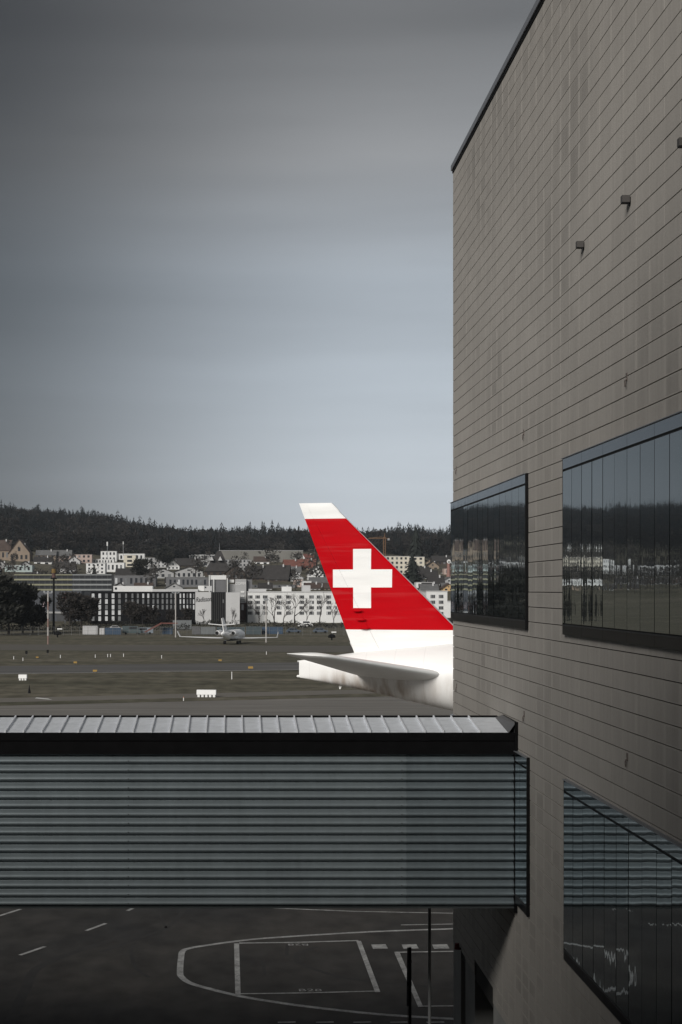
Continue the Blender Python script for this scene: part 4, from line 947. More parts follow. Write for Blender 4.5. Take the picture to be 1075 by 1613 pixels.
ANCH = []
HS = [
 # label, px0,px1, yb, ye, yr, kind, wall, roof, win, yaw, depth
 ('large tan chalet with brown roof at the far left', 14, 47, 884, 871, 850, 'front', 'tan', 'brown', (4, 1), 0, 18),
 ('brown roofed house with pale dormers at the left edge', -12, 16, 882, 866, 851, 'side', 'tan', 'brown', (4, 1), 0, 12),
 ('flat pale teal building with small roof box at left', 8, 51, 901, 890, None, 'flat', 'teal', 'dark', (6, 1), 0, 12),
 ('brown terrace with pale end house on the left slope', 57, 88, 885, 874, 867, 'side', 'tan', 'grey', (4, 2), 0, 10),
 ('dark tan terrace house second on the left slope', 86, 112, 886, 875, 867, 'side', 'pink', 'grey', (4, 2), 0, 10),
 ('pinkish brown block at the right end of the terrace', 113, 145, 887, 873, None, 'flat', 'pink', 'dark', (4, 2), 0, 10),
 ('dark roofed cottage below the terrace', 88, 118, 903, 896, 885, 'side', 'lgrey', 'dark', (4, 1), 0, 9),
 ('white curved base of the stepped apartment complex', 136, 166, 904, 887, None, 'flat', 'white', 'dark', (4, 3), 0, 14),
 ('white long wing of the stepped apartment complex', 160, 196, 901, 886, None, 'flat', 'white', 'dark', (5, 1), 0, 14),
 ('grey upper storey of the stepped complex', 140, 180, 888, 880.5, None, 'flat', 'white', 'dark', (8, 1), 0, 10),
 ('tall pale block rising from the stepped complex', 159, 184, 884, 868, None, 'flat', 'white', 'dark', (4, 2), 0, 10),
 ('pale pinkish tower block of the stepped complex', 195, 214, 893, 874, None, 'flat', 'cream', 'dark', (1, 3), 0, 10),
 ('light grey block right of the pinkish tower', 186, 228, 883, 872, None, 'flat', 'white', 'dark', (6, 1), 0, 12),
 ('small cream house on top of the stepped complex', 188, 212, 871, 859, None, 'flat', 'cream', 'dark', (4, 1), 0, 8),
 ('broad roofed white house high below the forest', 214, 242, 865, 859, 850, 'side', 'white', 'grey', (5, 1), 0, 14),
 ('narrow white annex high below the forest', 240, 251, 868, 858, None, 'flat', 'white', 'dark', (2, 2), 0, 8),
 ('grey stepped block beside the dark bush', 228, 250, 896, 878, None, 'flat', 'grey', 'dark', (3, 3), 0, 10),
 ('long pale house with balconies left of the white gable', 240, 268, 894, 883, 879, 'side', 'lgrey', 'dark', (4, 2), 0, 10),
 ('bright white gabled house below the forest', 263, 283, 897, 892, 881, 'front', 'white', 'dark', (3, 1), 0, 10),
 ('wide dark roof behind the white gable', 276, 318, 893, 890, 880, 'side', 'brown', 'dark', (4, 1), 0, 12),
 ('grey house with broad gable in mid slope', 276, 320, 911, 900, 893, 'front', 'grey', 'dark', (5, 1), 0, 12),
 ('grey gabled house left of it in mid slope', 240, 274, 911, 902, 896, 'front', 'grey', 'dark', (3, 1), 0, 12),
 ('small white house by the left end of the pale wall', 298, 317, 883, 873.5, None, 'flat', 'white', 'dark', (4, 1), 0, 8),
 ('light grey flat block left of the steep spire roof', 317, 342, 893, 873, None, 'flat', 'grey', 'dark', (2, 2), 0, 12),
 ('grey apartment block with rows of dark windows', 352, 396, 905, 881, None, 'flat', 'grey', 'dark', (7, 4), 0, 12),
 ('white roof storey on the grey apartment block', 350, 372, 882, 875, None, 'flat', 'lgrey', 'dark', (3, 1), 0, 8),
 ('small white box house behind the grey apartment block', 378, 412, 882, 876, None, 'flat', 'white', 'dark', (3, 1), 0, 8),
 ('large dark brown barn with broad gable', 354, 388, 913, 903, 889, 'front', 'brown', 'dark', (3, 1), 0, 14),
 ('steep dark roofed house left of the pale slanted gable', 388, 424, 914, 909, 892, 'side', 'brown', 'dark', (3, 1), 0, 12),
 ('dark roofed house with bright skylight', 415, 457, 916, 911, 891, 'side', 'brown', 'dark', (5, 1), -12, 12),
 ('white house with red roof high in the town centre', 446, 467, 885, 880, 872.5, 'side', 'white', 'red', (3, 1), 25, 9),
 ('second white house with red roof beside the fin', 478, 500, 884, 879, 873, 'side', 'white', 'red', (3, 1), 25, 9),
 ('large red brown roofed house in the town centre', 448, 476, 899, 894, 882, 'side', 'tan', 'red', (4, 1), 10, 12),
 ('red brown roofed house right of centre', 470, 498, 898, 893, 881, 'side', 'tan', 'red', (4, 1), -10, 12),
 ('white chalet with dark eaves close to the fin', 485, 510, 914, 903, 892, 'front', 'white', 'dark', (4, 2), 0, 12),
 ('small white gabled house left of the brick block', 446, 464, 910, 903, 897, 'front', 'white', 'brown', (3, 1), 0, 9),
 ('grey gabled house above the brick block', 458, 478, 916, 910, 904.5, 'front', 'lgrey', 'grey', (2, 1), 0, 9),
 ('dull red brick block with flat roof', 463, 477, 925, 912, None, 'flat', 'pink', 'dark', (1, 1), 0, 9),
 ('small white flat house close to the fin', 476, 491, 926, 915, None, 'flat', 'white', 'dark', (2, 1), 0, 9),
 ('long grey roofed shed close to the fin', 489, 530, 925, 917, 910, 'side', 'grey', 'grey', (4, 1), 0, 10),
 ('long flat dark roof above the white apartment block', 396, 466, 926, 921, None, 'flat', 'dgrey', 'dark', (10, 1), 0, 12),
 ('long grey hall with flat roof left of the pipes', 262, 330, 925, 909, None, 'flat', 'dgrey', 'dark', (9, 1), 0, 14),
 ('grey flat workshop behind the hotel roof', 176, 246, 924, 906, None, 'flat', 'dgrey', 'dark', (8, 1), 0, 14),
 ('dark roofed long house above the workshop', 183, 250, 909, 905, 896, 'side', 'grey', 'dark', (8, 1), 0, 12),
 ('cream apartment block with balconies right of the fin', 606, 645, 904, 876, None, 'flat', 'cream', 'dark', (5, 4), 0, 12),
 ('cream apartment wing behind the tall spruce', 640, 669, 902, 877, None, 'flat', 'cream', 'dark', (3, 4), 0, 12),
 ('low cream annex at the foot of the cream apartment', 665, 674, 903, 895, None, 'flat', 'cream', 'dark', (1, 1), 0, 8),
 ('dark roofed house below the cream apartment', 652, 690, 912, 908, 899, 'side', 'lgrey', 'dark', (5, 1), 0, 10),
 ('white cottage close to the red fin edge', 648, 663, 920, 913, 907, 'front', 'white', 'dark', (2, 1), 0, 9),
 ('white house with stepped terraces right of the fin', 656, 684, 926, 917, None, 'flat', 'white', 'dark', (4, 1), 0, 9),
 ('dark blue grey roofed house right of the fin', 676, 700, 922, 918, 908, 'side', 'grey', 'dark', (3, 1), 0, 9),
 ('small ochre gabled house by the terminal corner', 698, 716, 931, 926, 920, 'front', 'ochre', 'brown', (2, 1), 0, 9),
 ('dark barn by the terminal corner below the forest', 682, 712, 890, 884, 876, 'side', 'brown', 'dark', (4, 1), 0, 12),
 ('pale pink house beneath the round dish', 700, 722, 905, 895, None, 'flat', 'pink', 'dark', (3, 1), 0, 9),
 ('grey roofed house in the right hand cluster', 664, 690, 934, 929, 921, 'side', 'lgrey', 'grey', (4, 1), 0, 9),
 # beyond the left edge, seen mirrored in the ribbon windows
 ('cream apartment block mirrored in the right ribbon window', -175, -128, 902, 876, None, 'flat', 'cream', 'dark', (6, 4), 0, 12),
 ('second cream apartment block mirrored in the right window', -120, -92, 901, 874, None, 'flat', 'cream', 'dark', (4, 4), 0, 12),
 ('white apartment block mirrored in the right window', -215, -182, 903, 880, None, 'flat', 'white', 'dark', (4, 3), 0, 12),
 ('white gabled house mirrored above the apartments', -150, -138, 868, 862, 856, 'front', 'white', 'dark', (2, 1), 0, 9),
 ('white gabled house mirrored high at left', -190, -178, 869, 862, 856, 'front', 'white', 'dark', (2, 1), 0, 9),
 ('pale gabled house mirrored below the forest', -112, -98, 870, 863, 857, 'front', 'white', 'dark', (2, 1), 0, 9),
 ('long pale block mirrored in the left ribbon window', -72, -28, 905, 885, None, 'flat', 'lgrey', 'dark', (8, 3), 0, 12),
 ('pale hall mirrored near the right picture edge', -300, -245, 905, 890, None, 'flat', 'lgrey', 'dark', (7, 2), 0, 12),
 ('low pale hall mirrored under the apartments', -170, -90, 921, 911, None, 'flat', 'white', 'dark', (8, 1), 0, 12),
]
for h in HS:
    lb, a, b, yb, ye, yr, kd, wl_, rf, wi, yw, dp = h
    ANCH.append(((a + b) / 2, (yb + (yr or ye)) / 2, lb))
    house(lb, a, b, yb, ye, yr, kd, wl_, rf, wi, yw, dp, cat='house' if (b - a) < 34 else 'building', name='house' if yr else 'flat_building')
# steep spire roof
e, w, dep, ez, D = house('very steep dark spire roof on a squat brown building', 322, 364, 907, 900, None, 'flat', 'brown', 'dark', (4, 1), 0, 16, name='spire_building', cat='building')
s_ = F / D; ap_z = (H - (867 - VY) / F * D) - e.location.z
MB().add([(-w / 2, -1, ez), (w / 2, -1, ez), (w / 2, dep + 1, ez), (-w / 2, dep + 1, ez), (0, dep * .45, ap_z), (2.2, dep * .45, ap_z)],
         [(0, 1, 5, 4), (1, 2, 5), (2, 3, 4, 5), (3, 0, 4), (0, 3, 2, 1)]).build('spire_roof', RF['dark'], e)
MB().tube((1.2, dep * .45, ap_z - .1), (1.2, dep * .45, ap_z + 5), .15, .05, n=6).build('finial', M_grey, e)
for sx_ in (-.22, .1): MB().extr([(w * sx_ - 1.4, -.4, ez + (ap_z - ez) * .52), (w * sx_ + 1.4, -.4, ez + (ap_z - ez) * .52), (w * sx_, -.4, ez + (ap_z - ez) * .72)], (0, 6, 0)).build('dormer', W_['lgrey'], e)
# pale retaining wall / meadow edge below the forest
pw = empty('retaining_wall', at(412, 878, 1330)); tag(pw, 'long pale retaining wall below the forest in the centre', 'wall')
pw.location.z = float(terr(pw.location.x, 1330))
zt = H - (867.5 - VY) / F * 1330 - pw.location.z
MB().box(-35.5, 0, -8, 35, 2, zt).build('wall', mk('meadow_wall', (.17, .165, .15), .9, var=.12, scale=.08), pw)
MB().box(-35.6, -.2, zt + .001, 35.1, 2.2, zt + .4).build('coping', W_['grey'], pw)
# dish tower, crane, antenna poles
e = empty('dish_tower', at(707, 905, 1000)); e.location.z = float(terr(e.location.x, 1000)); tag(e, 'round white dish on a reddish lattice stub by the terminal corner', 'antenna')
zt = H - (884.5 - VY) / F * 1000 - e.location.z
MB().tube((0, 0, -2), (0, 0, zt - 1), 1.6, .9, n=8).build('mast', mk('dish_mast', (.24, .13, .11), .7), e)
MB().tube((0, -1.3, zt), (0, -.5, zt), 1.3, .9, n=14).build('dish', W_['white'], e); MB().tube((0, -1.5, zt - .3), (0, -1.25, zt - .3), .5, n=10).build('feed', M_black, e)
cr = empty('tower_crane', at(606, 874, 1250)); cr.location.z = float(terr(cr.location.x, 1250)); tag(cr, 'orange tower crane with jib to the left below the forest', 'crane')
zt = H - (846 - VY) / F * 1250 - cr.location.z; M_cr = mk('crane_orange', (.17, .095, .05), .8); mb = MB(); m2 = MB()
for sx_ in (-.8, .8):
    for sy in (-.8, .8): mb.tube((sx_, sy, 0), (sx_, sy, zt), .22, n=5)
for k in range(int(zt / 2)):
    s_ = 1 if k % 2 else -1; mb.tube((-.8 * s_, -.8, 2 * k), (.8 * s_, -.8, 2 * k + 2), .15, n=4)
mb.build('mast', M_cr, cr)
m2.tube((-13, 0, zt - 1), (4, 0, zt - 1), .3, n=5).tube((-13, 0, zt - .9), (-2, 0, zt + .3), .15, n=4)
for k in range(9): m2.tube((-12 + 1.3 * k, 0, zt - 1), (-11.4 + 1.3 * k, 0, zt - .7 + .1 * k), .12, n=4)
m2.build('jib', M_cr, cr); MB().tube((0, 0, zt - 1), (.3, 0, zt + 3.5), .5, .1, n=5).build('tower_head', M_cr, cr); MB().box(2.4, -.6, zt - 2.6, 4, .6, zt - 1).build('counterweight', M_grey, cr)
for i, (px, yt, yb) in enumerate(((169.5, 853.5, 866), (194.5, 853, 862))):
    D = 1120; e = empty('antenna_pole', at(px, yb, D)); tag(e, ['white antenna cylinder on a pole above the stepped complex, left one', 'white antenna pole above the stepped complex, right one'][i], 'antenna', 'roof antennas')
    hh = (yb - yt) / F * D; MB().tube((0, 0, -6), (0, 0, hh * .5), .15, n=6).build('pole', M_grey, e); MB().tube((0, 0, hh * .5), (0, 0, hh), .55 if i == 0 else .3, n=8).build('antenna', W_['white'], e)
USED = set()
def near_label(head, px, y):
    for dx, dy, lb in sorted(((px - ax, y - ay, lb) for ax, ay, lb in ANCH), key=lambda t: t[0] ** 2 + (1.5 * t[1]) ** 2)[:12]:
        side = ('left of' if dx < 0 else 'right of') if abs(dx) > abs(dy) else ('above' if dy < 0 else 'below')
        for pre in ('', 'close '):
            t = '%s%s %s the %s' % (head, ' ' + pre.strip() if pre else '', side, lb)
            t = ' '.join(t.split()[:16])
            if t not in USED: USED.add(t); return t
    return t
# filler houses deep in the town
rf = random.Random(5); n_f = 0
for yb in (889, 897, 905, 914, 922, 931):
    px = -330 + rf.uniform(0, 30)
    while px < 735:
        w = rf.uniform(17, 28)
        if not (513 < px < 640) and not (128 < px + w and px < 325 and yb < 918) and rf.random() < .66:
            wl_ = rf.choice(['white', 'lgrey', 'tan', 'grey', 'lgrey']); r2 = rf.choice(['dark', 'brown', 'dark', 'red' if px > 400 else 'dark', 'grey'])
            wt = {'white': 'white', 'lgrey': 'light grey', 'tan': 'tan', 'grey': 'grey'}[wl_]
            kd = rf.choice(['front', 'side', 'side'])
            off = 7 if kd == 'side' else 7.5
            house(near_label('%s house with %s roof' % (wt, r2), px + w / 2, yb - 4), px, px + w, yb + 3, yb - 5, yb - 5 - off, kd, wl_, r2, (rf.randint(2, 4), 1), 0, 10, D=Dy(px, yb) + 12, group='small houses crowded on the hillside')
            n_f += 1
        px += w + rf.uniform(6, 26)

# ------------------------------------------------------------------ trees
M_leafd = mk('spruce_needles', (.010, .014, .012), .85, var=.5, scale=.4, col2=(.022, .027, .022))
M_forest = mk('forest_foliage', (.008, .0105, .0115), .95, scale=.05, col2=(.019, .0215, .0215), spec=.1)
M_wood = mk('leafless_wood', (.016, .0155, .0155), .95, scale=.04, col2=(.040, .036, .033), spec=.1)
M_twig = mk('bare_twigs', (.045, .040, .036), .9, scale=.2, col2=(.075, .066, .058))
M_bark = mk('bark', (.035, .030, .027), .9, var=.3, scale=2)
M_bush = mk('dark_bush', (.012, .013, .011), .9, scale=.3, col2=(.028, .028, .022))
def spruce_arrays(rng, h=1.0, layers=11, per=9, w=.19):
    V, Fc = [], []
    for l in range(layers):
        f = l / layers; z = h * (.06 + .90 * f); r = w * h * (1 - f) ** .62 * rng.uniform(.8, 1.15) + .01
        k = max(4, int(per * (1 - .5 * f))); a0 = rng.uniform(0, 6.28)
        for i in range(k):
            a = a0 + 6.283 * i / k + rng.uniform(-.25, .25); rr = r * rng.uniform(.65, 1.2); dz = rr * rng.uniform(.25, .6); wd = rr * rng.uniform(.35, .55)
            c, s = math.cos(a), math.sin(a); o = len(V); top = z + h * .085
            V += [(0, 0, top), (c * rr - s * wd * .5, s * rr + c * wd * .5, z - dz * .7), (c * rr * 1.15, s * rr * 1.15, z - dz), (c * rr + s * wd * .5, s * rr - c * wd * .5, z - dz * .7)]
            Fc += [(o, o + 1, o + 2), (o, o + 2, o + 3)]
    V += [(0, 0, h * 1.0), (.02 * h, 0, h * .9), (-.015 * h, .015 * h, h * .9)]; o = len(V) - 3; Fc.append((o, o + 1, o + 2))
    return np.array(V, np.float32), np.array(Fc, np.int32)
def bushy_arrays(rng, n=170, base=.3, shape=1.0):
    """leafless / broadleaf crown as a cloud of thin twig slivers in a lumpy volume, unit height"""
    lumps = [(rng.gauss(0, .13), rng.gauss(0, .13), rng.uniform(base + .12, .86), rng.uniform(.10, .19)) for _ in range(9)]
    V, Fc = [], []
    for _ in range(n):
        cx, cy_, cz, r = rng.choice(lumps)
        d = Vector((rng.gauss(0, 1), rng.gauss(0, 1), rng.gauss(.2, 1))).normalized(); p = Vector((cx, cy_, cz)) + d * r * rng.random() ** .4
        t = (d + Vector((rng.gauss(0, .5), rng.gauss(0, .5), .6))).normalized(); L_ = rng.uniform(.04, .10); sdv = t.cross(Vector((rng.gauss(0, 1), rng.gauss(0, 1), rng.gauss(0, 1)))).normalized() * rng.uniform(.010, .026) * shape
        o = len(V); V += [tuple(p - sdv), tuple(p + sdv), tuple(p + t * L_)]; Fc.append((o, o + 1, o + 2))
    return np.array(V, np.float32), np.array(Fc, np.int32)
rng = random.Random(11)
protoS = [spruce_arrays(rng, 1.0, rng.randint(8, 12), 9, rng.uniform(.14, .24)) for _ in range(7)]
protoB = [bushy_arrays(rng, 210, .2, 2.4) for _ in range(5)]
# the wooded ridge: conifers as one mass, leafless wood as another
def forest():
    out = {0: ([], [], [0]), 1: ([], [], [0])}
    r = np.random.RandomState(3); rr = random.Random(3)
    for y in np.arange(1255, 1900, 11.0):
        for x in np.arange(-620, 330, 7.6):
            xx, yy = x + r.uniform(-4.2, 4.2), y + r.uniform(-6, 6)
            px = VX + xx / yy * F
            edge = 1405 - 95 * min(1, max(0, (-xx - 40) / 130)) + 45 * math.sin(xx * .021) + 25 * math.sin(xx * .057 + 1) + (40 if xx > 60 else 0)
            if 330 < px < 500: edge += 60
            if yy < edge or px > 760: continue
            di = yy - edge
            if 70 < di < 240 and rr.random() < .4: continue
            lump = math.sin(xx * .037 + yy * .011) + .7 * math.sin(xx * .083 - yy * .02 + 2) + .5 * math.sin(xx * .19 + yy * .05)
            con = rr.random() < (.25 if di < 55 else .60 + .22 * math.sin(xx * .03 + 1.3) + .1 * lump)
            if con: V, Fc = protoS[rr.randrange(7)]; hgt = rr.uniform(14, 23) + 2.6 * lump + (rr.uniform(3, 6) if rr.random() < .07 else 0); wd = hgt * rr.uniform(.9, 1.45)
            else: V, Fc = protoB[rr.randrange(5)]; hgt = rr.uniform(12, 20) + 2.2 * lump; wd = hgt * rr.uniform(.9, 1.4)
            if di < 30: hgt *= .7
            a = rr.uniform(0, 6.28); c, s = math.cos(a), math.sin(a); lean = rr.gauss(0, .025)
            W = np.empty_like(V); W[:, 0] = (V[:, 0] * c - V[:, 1] * s) * wd + xx + V[:, 2] * hgt * lean; W[:, 1] = (V[:, 0] * s + V[:, 1] * c) * wd + yy
            W[:, 2] = V[:, 2] * hgt + float(terr(xx, yy)) - .5
            vs_, fs_, o = out[0 if con else 1]
            vs_.append(W); fs_.append(Fc + o[0]); o[0] += len(W)
    for y in np.arange(930, 1330, 13.0):
        for x in np.arange(-360, -70, 11.0):
            xx, yy = x + rr.uniform(-6, 6), y + rr.uniform(-7, 7); px = VX + xx / yy * F
            if not (-420 < px < -4) or rr.random() < .35: continue
            V, Fc = protoB[rr.randrange(5)]; hgt = rr.uniform(5, 10); W = V * np.array([hgt * 1.5, hgt * 1.5, hgt], np.float32) + np.array([xx, yy, float(terr(xx, yy)) - 1], np.float32)
            vs_, fs_, o = out[1]; vs_.append(W); fs_.append(Fc + o[0]); o[0] += len(W)
    for k, nm, m_, lb in ((0, 'conifer_forest', M_forest, 'dark conifer forest covering the ridge'), (1, 'leafless_wood', M_wood, 'grey brown leafless wood along the forest edge')):
        ob = np_mesh(nm, np.concatenate(out[k][0]), np.concatenate(out[k][1]), m_); tag(ob, lb, 'forest', kind='stuff')
forest()
def np_me(name, V, Fc, mat):
    o = np_mesh(name, V, Fc, mat); me = o.data; bpy.data.objects.remove(o); return me
def spruce(px, ytop, yb, D, label, wfac=1.0, group=None):
    hh = (yb - ytop) / F * D; loc = at(px, yb, D)
    zg = float(terr(loc.x, D)); hh += max(0, loc.z - zg); loc.z = min(loc.z, zg) 
    e = empty('spruce_tree', loc); tag(e, label, 'tree', group)
    rg = random.Random(int(px * 10)); V, Fc = spruce_arrays(rg, hh, 24, 17, .17 * wfac)
    np_mesh('crown', V, Fc, M_leafd, e); MB().tube((0, 0, -.5), (0, 0, hh * .9), hh * .014, .03, n=6).build('trunk', M_bark, e)
spruce(655, 829, 905, 1180, 'tall dark spruce rising above the cream apartment', 1.5)
spruce(650, 871, 912, 930, 'broad dark spruce in front of the cream apartment', 1.9)
spruce(149, 888, 904, 1000, 'small dark spruce before the white curved building', 1.2)
# bare broadleaf trees
def bare_tree(rg, h, spread=.42, depth=5, r0=None):
    tr = MB(); tw_ = []
    r0 = r0 or h * .018
    def grow(p, d, L_, r, lv):
        q = p + d * L_; tr.tube(p, q, r, r * .72, n=5 if lv < 2 else 3, cap=False)
        if lv >= depth:
            for _ in range(2):
                t = (d + Vector((rg.gauss(0, .6), rg.gauss(0, .6), rg.gauss(.2, .4)))).normalized(); tw_.append((q, t, L_ * rg.uniform(.5, .9), r))
            return
        k = 2 if lv < 1 else rg.choice((2, 3, 3))
        for _ in range(k):
            nd = (d + Vector((rg.gauss(0, spread), rg.gauss(0, spread), rg.gauss(.12, .2)))).normalized(); grow(q if rg.random() < .75 else p + d * L_ * .65, nd, L_ * rg.uniform(.66, .86), r * .68, lv + 1)
    grow(Vector((0, 0, -.3)), Vector((rg.gauss(0, .04), rg.gauss(0, .04), 1)).normalized(), h * .26, r0, 0)
    V, Fc = [], []
    for q, t, L_, r in tw_:
        sd_ = t.orthogonal().normalized() * max(.035, r * .5); o = len(V); V += [tuple(q - sd_), tuple(q + sd_), tuple(q + t * L_)]; Fc.append((o, o + 1, o + 2))
    return tr, (V, Fc)
def place_bare(px, ytop, yb, D, label, group=None, seed=0, spread=.42):
    loc = at(px, yb, D); zg = float(terr(loc.x, D)); hh = (yb - ytop) / F * D + max(0, loc.z - zg); loc.z = zg
    e = empty('bare_tree', loc); tag(e, label, 'tree', group); rg = random.Random(seed); tr, (V, Fc) = bare_tree(rg, hh * .92, spread)
    zmax = max(v[2] for v in tr.v); k = hh / zmax
    t = tr.build('trunk', M_bark, e, recalc=False); c = np_mesh('crown', V, Fc, M_twig, e)
    t.scale = c.scale = (k, k, k)
    return e
bt = [(408, 944, 977, 'bare tree at the left end of the white apartment block'), (432, 938, 980, 'leaning bare tree before the white apartment block'), (464, 935, 979, 'dense bare tree in the middle of the white block'),
      (503, 934, 979, 'tall pale bare tree before the white block, nearest the fin'), (447, 950, 980, 'low spreading bare tree between two taller ones'), (484, 952, 980, 'small bare tree right of the dense one'),
      (526, 950, 980, 'small bare tree just left of the fin edge'), (366, 958, 978, 'bare bush tree before the pale end wall'), (322, 960, 982, 'dark bare tree under the sign wall')]
for i, (px, yt, yb, lb) in enumerate(bt): place_bare(px, yt, yb, 560 + 3 * (i % 3), lb, 'bare trees along the far road', 20 + i)
def bush_tree(px, ytop, yb, D, label, group=None, seed=0, wf=1.0, mat=None, n=900, cat='tree', name='leafy_tree'):
    loc = at(px, yb, D); zg = float(terr(loc.x, D)); hh = (yb - ytop) / F * D + max(0, loc.z - zg); loc.z = zg
    e = empty(name, loc); tag(e, label, cat, group); rg = random.Random(seed)
    V, Fc = bushy_arrays(rg, n, .08 if name == 'bush' else .16, 1.4); V = V * np.array([hh * wf, hh * wf, hh], np.float32)
    np_mesh('crown', V, Fc, mat or M_bush, e); MB().tube((0, 0, -.3), (0, 0, hh * .55), hh * .022, hh * .01, n=6).build('trunk', M_bark, e)
lt = [(-8, 902, 1003, 1.3), (14, 908, 1003, 1.2), (36, 918, 1003, 1.1), (52, 938, 1003, 1.0), (-40, 900, 1003, 1.3), (-75, 905, 1003, 1.4)]
ln = ['tallest dark tree at the left picture edge', 'dark dense tree second from the left edge', 'dark dense tree third from the left edge', 'lower dark tree beside the red and white mast', 'dark tree just beyond the left edge', 'dark tree further beyond the left edge']
for i, (px, yt, yb, wf) in enumerate(lt): bush_tree(px, yt, yb, 445 + 8 * i, ln[i], 'dark trees at the left field edge', 40 + i, wf, n=2600)
for i, (px, yt, yb, lb) in enumerate(((110, 935, 990, 'dark brown tree under the red sign'), (128, 930, 990, 'dark brown tree left of the hotel'), (139, 945, 990, 'small dark tree at the hotel corner'),
        (206, 948, 986, 'dark tree hiding the hotel middle'), (225, 950, 986, 'second dark tree hiding the hotel middle'), (246, 958, 986, 'low dark tree before the hotel'), (268, 960, 986, 'low wide dark tree before the hotel'), (292, 958, 986, 'dark tree at the hotel right part'))):
    bush_tree(px, yt, yb, 555, lb, 'dark trees before the hotel', 60 + i, 1.25, mk('brown_twigs', (.020, .017, .015), .9, scale=.3, col2=(.04, .034, .03)), 1500)
bush_tree(220, 880, 902, 960, 'round dark evergreen bush in the stepped complex', None, 80, 1.5, None, 1500)
bush_tree(264, 860, 884, 1150, 'round dark tree below the forest edge', None, 81, 1.4, None, 1200)
rt = random.Random(9)
for i in range(95):
    px = rt.uniform(-330, 712); yb = rt.choice((884, 890, 897, 903, 909, 915, 921, 927, 934)) + rt.uniform(-2, 2)
    if 530 < px < 620: continue
    if (132 < px < 326 or 598 < px < 672) and rt.random() < .72: continue
    D = Dy(px, yb); hh = rt.uniform(9, 18) * F / D
    bush_tree(px, yb - hh, yb, D, near_label('leafless tree' if i % 2 else 'small bare tree', px, yb - hh / 2), 'leafless trees among the hillside houses', 200 + i, rt.uniform(.9, 1.4), mk('grey_twigs', (.03, .028, .026), .9, scale=.2, col2=(.06, .054, .048)), 260)
# hedge along the road
def hedge(px0, px1, yb, yt, D, label):
    x0, x1 = (px0 - VX) / F * D, (px1 - VX) / F * D; h = (yb - yt) / F * D; rg = np.random.RandomState(int(px0) + 400); n = int((x1 - x0) * 42)
    P = np.stack([rg.uniform(x0, x1, n), rg.uniform(-.9, .9, n) + D, rg.uniform(0, 1, n) ** .8 * h], 1); P[:, 2] *= 1 + .18 * np.sin(P[:, 0] * .7) + .1 * np.sin(P[:, 0] * 2.3)
    d1 = rg.normal(0, .28, (n, 3)); d2 = rg.normal(0, .28, (n, 3)); V = np.stack([P, P + d1, P + d2], 1).reshape(-1, 3); V[:, 2] = np.maximum(V[:, 2], 0)
    o = np_mesh('hedge', V, np.arange(n * 3).reshape(-1, 3), M_bush); tag(o, label, 'hedge', 'dark hedges along the far road')
hedge(-60, 300, 992, 984, 500, 'long dark hedge along the far road at left'); hedge(330, 470, 991, 979.5, 520, 'dark hedge behind the blue containers'); hedge(468, 600, 987, 979, 530, 'dark hedge left of the fin foot')
hedge(110, 340, 984, 976, 560, 'dark shrubbery at the foot of the hotel')

# ------------------------------------------------------------------ containers, vehicles and fence at the far field edge
M_blue = mk('container_blue', (.035, .065, .11), .6, var=.15); M_cgrey = mk('container_grey', (.15, .16, .165), .6, var=.12); M_teal = mk('container_teal', (.055, .075, .085), .6, var=.12)
def container(px0, px1, yb, yt, D, mat, label, ribs=9):
    w = (px1 - px0) / F * D; e = empty('container', at((px0 + px1) / 2, yb, D)); e.location.z = 0; tag(e, label, 'container', 'containers at the field edge')
    h = H - (yt - VY) / F * D
    MB().box(-w / 2, 0, .12, w / 2, 2.4, h).build('body', mat, e)
    for k in range(ribs): cube('rib', mat, e, (-w / 2 + w * (k + .5) / ribs, -.04, h / 2), (w / ribs * .4, .10, h * .86))
    cube('roof_rail', mat, e, (0, -.03, h - .08), (w, .12, .14)); cube('skid', M_dark, e, (0, 1.2, .06), (w * .96, 2.2, .12))
FD = 450.0
container(130.5, 154, 999.5, 986, FD, W_['lgrey'], 'white container at the left field edge', 8)
container(157, 165, 1000, 989.5, FD, W_['lgrey'], 'small pale cabin beside the blue container', 2)
container(166, 191, 1000, 989, FD, M_blue, 'blue container right of the small pale cabin')
container(255, 272, 1000, 989, FD + 5, M_blue, 'dark blue container behind the conveyor')
container(272.5, 302, 996, 977, FD + 60, M_cgrey, 'tall grey cabin stack before the hotel')
container(303, 316, 1000, 987, FD + 4, W_['dgrey'], 'dark grey cabin left of the small jet')
container(316.5, 340, 1000, 987.5, FD + 4, M_cgrey, 'pale grey container left of the small jet')
container(388, 412, 1001, 987, FD + 2, M_teal, 'teal grey container right of the small jet')
container(413, 446, 1001, 987.5, FD + 6, M_blue, 'long dull blue container behind the fence')
container(342, 386, 1000, 988, FD + 8, M_teal, 'dark teal container hidden behind the small jet')
def car(px, yb, D, mat, label, L_=4.4, hgt=1.5, van=False, rz=0, cat='car', name='parked_car'):
    e = empty(name, at(px, yb, D), R(rz)); e.location.z = 0; tag(e, label, cat, 'vehicles at the field edge')
    l = L_ / 2
    if van: pf = [(-l, .35), (l, .35), (l, 1.0), (l * .78, hgt * .62), (l * .6, hgt), (-l, hgt)]
    else: pf = [(-l, .35), (l, .35), (l, .8), (l * .55, .95), (l * .25, hgt), (-l * .55, hgt), (-l * .9, .95), (-l, .85)]
    MB().extr([(x, -.85, z) for x, z in pf], (0, 1.7, 0)).build('body', mat, e)
    g0, g1 = ((-.3 * l, .55 * l) if van else (-.6 * l, .35 * l))
    MB().box(g0, -.87, hgt * .66, g1, .87, hgt * .93).build('side_glass', M_win, e)
    for x in (-l * .62, l * .62):
        for y in (-.86, .86): MB().tube((x, y - .1, .33), (x, y + .1, .33), .33, n=12).build('wheel', M_black, e)
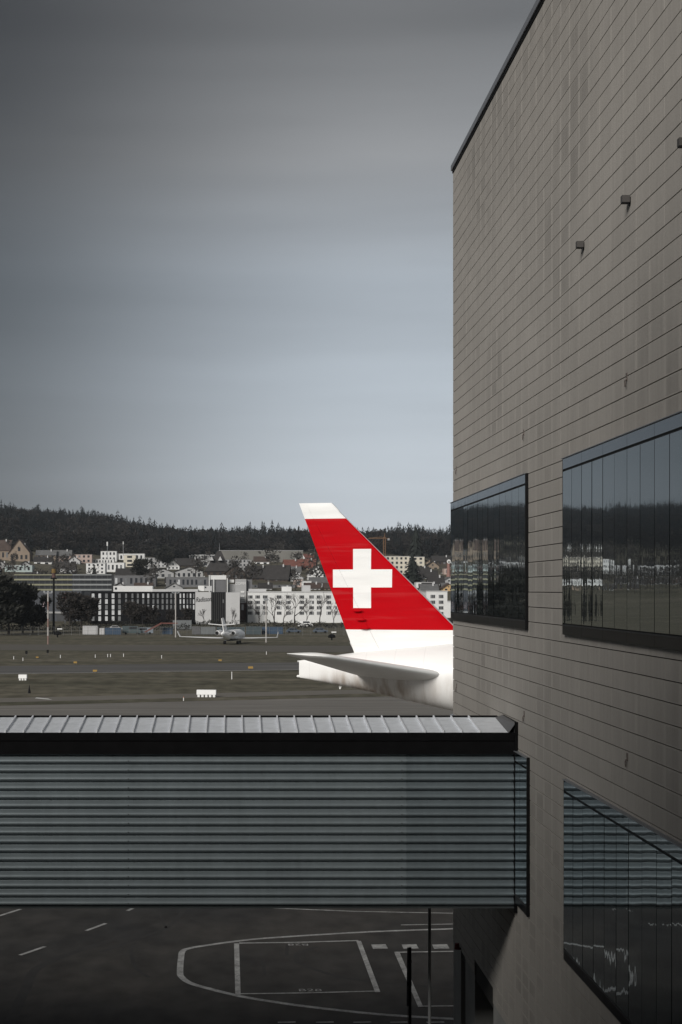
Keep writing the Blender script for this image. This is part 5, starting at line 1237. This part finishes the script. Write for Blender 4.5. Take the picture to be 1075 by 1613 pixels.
car(463, 997, 470, mk('car_blue', (.05, .07, .10), .35), 'dark blue parked car behind the fence, left of two')
car(505, 997, 470, mk('car_blue2', (.07, .09, .12), .35), 'dark blue grey parked car near the fin foot')
car(481, 983, 545, M_white, 'white van parked behind the hedge before the white block', 5.2, 2.1, True, 0, 'van', 'parked_van')
car(208, 999, 455, mk('truck_teal', (.05, .07, .075), .5), 'dark teal van right of the blue container', 5.4, 2.4, True, 0, 'van', 'parked_van')
car(228, 999, 458, mk('car_pale', (.18, .21, .24), .4), 'pale blue pickup among the parked vehicles', 5.0, 1.9, True, 180, 'van', 'parked_van')
car(183, 983, 500, W_['lgrey'], 'pale car parked at the hotel foot', 4.4, 1.5)
e = empty('conveyor_loader', at(244, 1000, 452)); e.location.z = 0; tag(e, 'rusty red inclined conveyor loader at the field edge', 'loader')
M_rr = mk('loader_red', (.13, .05, .04), .7)
MB().extr([(-3.0, 0, .9), (-2.6, 0, .6), (2.2, 0, 3.2), (2.0, 0, 3.6)], (0, 1.2, 0)).build('belt_frame', M_rr, e); MB().box(2.0, 0, 3.1, 6.5, 1.2, 3.45).build('top_frame', M_rr, e)
for x in (-2.2, 1.6, 6): MB().tube((x, .6, 0), (x, .6, 3.1 if x > 0 else .8), .12, n=6).build('leg', M_dark, e)
# fence
fe = empty('airfield_fence', at(300, 1000, 444)); fe.location.z = 0; tag(fe, 'thin wire fence on posts along the far field edge', 'fence')
M_post = mk('fence_post', (.16, .16, .155), .6, metal=.2)
for px in np.arange(-30, 560, 13.0):
    MB().tube(((px - 300) / F * 444, 0, 0), ((px - 300) / F * 444, 0, 2.5), .045, n=5).build('post', M_post, fe, recalc=False)
for z in (.4, 1.4, 2.4): MB().box((-30 - 300) / F * 444, -.02, z, (560 - 300) / F * 444, .02, z + .03).build('rail_wire', M_post, fe)
mb = MB()
for x in np.arange((-30 - 300) / F * 444, (560 - 300) / F * 444, .55): mb.box(x, -.008, .1, x + .022, .008, 2.4)
o = mb.build('wire_mesh', M_post, fe, recalc=False); o['kind'] = 'stuff'

# ------------------------------------------------------------------ thin winter haze
hzb = MB().box(-1500, -80, -2.0, 1500, 2500, 150).build('haze', None); tag(hzb, 'thin pale winter haze over the airfield', kind='stuff')
hm = bpy.data.materials.new('haze_air'); hm.use_nodes = True; hm.node_tree.nodes.clear()
pv = hm.node_tree.nodes.new('ShaderNodeVolumePrincipled'); ho_ = hm.node_tree.nodes.new('ShaderNodeOutputMaterial')
pv.inputs['Color'].default_value = (.80, .87, .95, 1); pv.inputs['Density'].default_value = .00006; pv.inputs['Anisotropy'].default_value = .2
hm.node_tree.links.new(pv.outputs[0], ho_.inputs['Volume']); hzb.data.materials.append(hm)
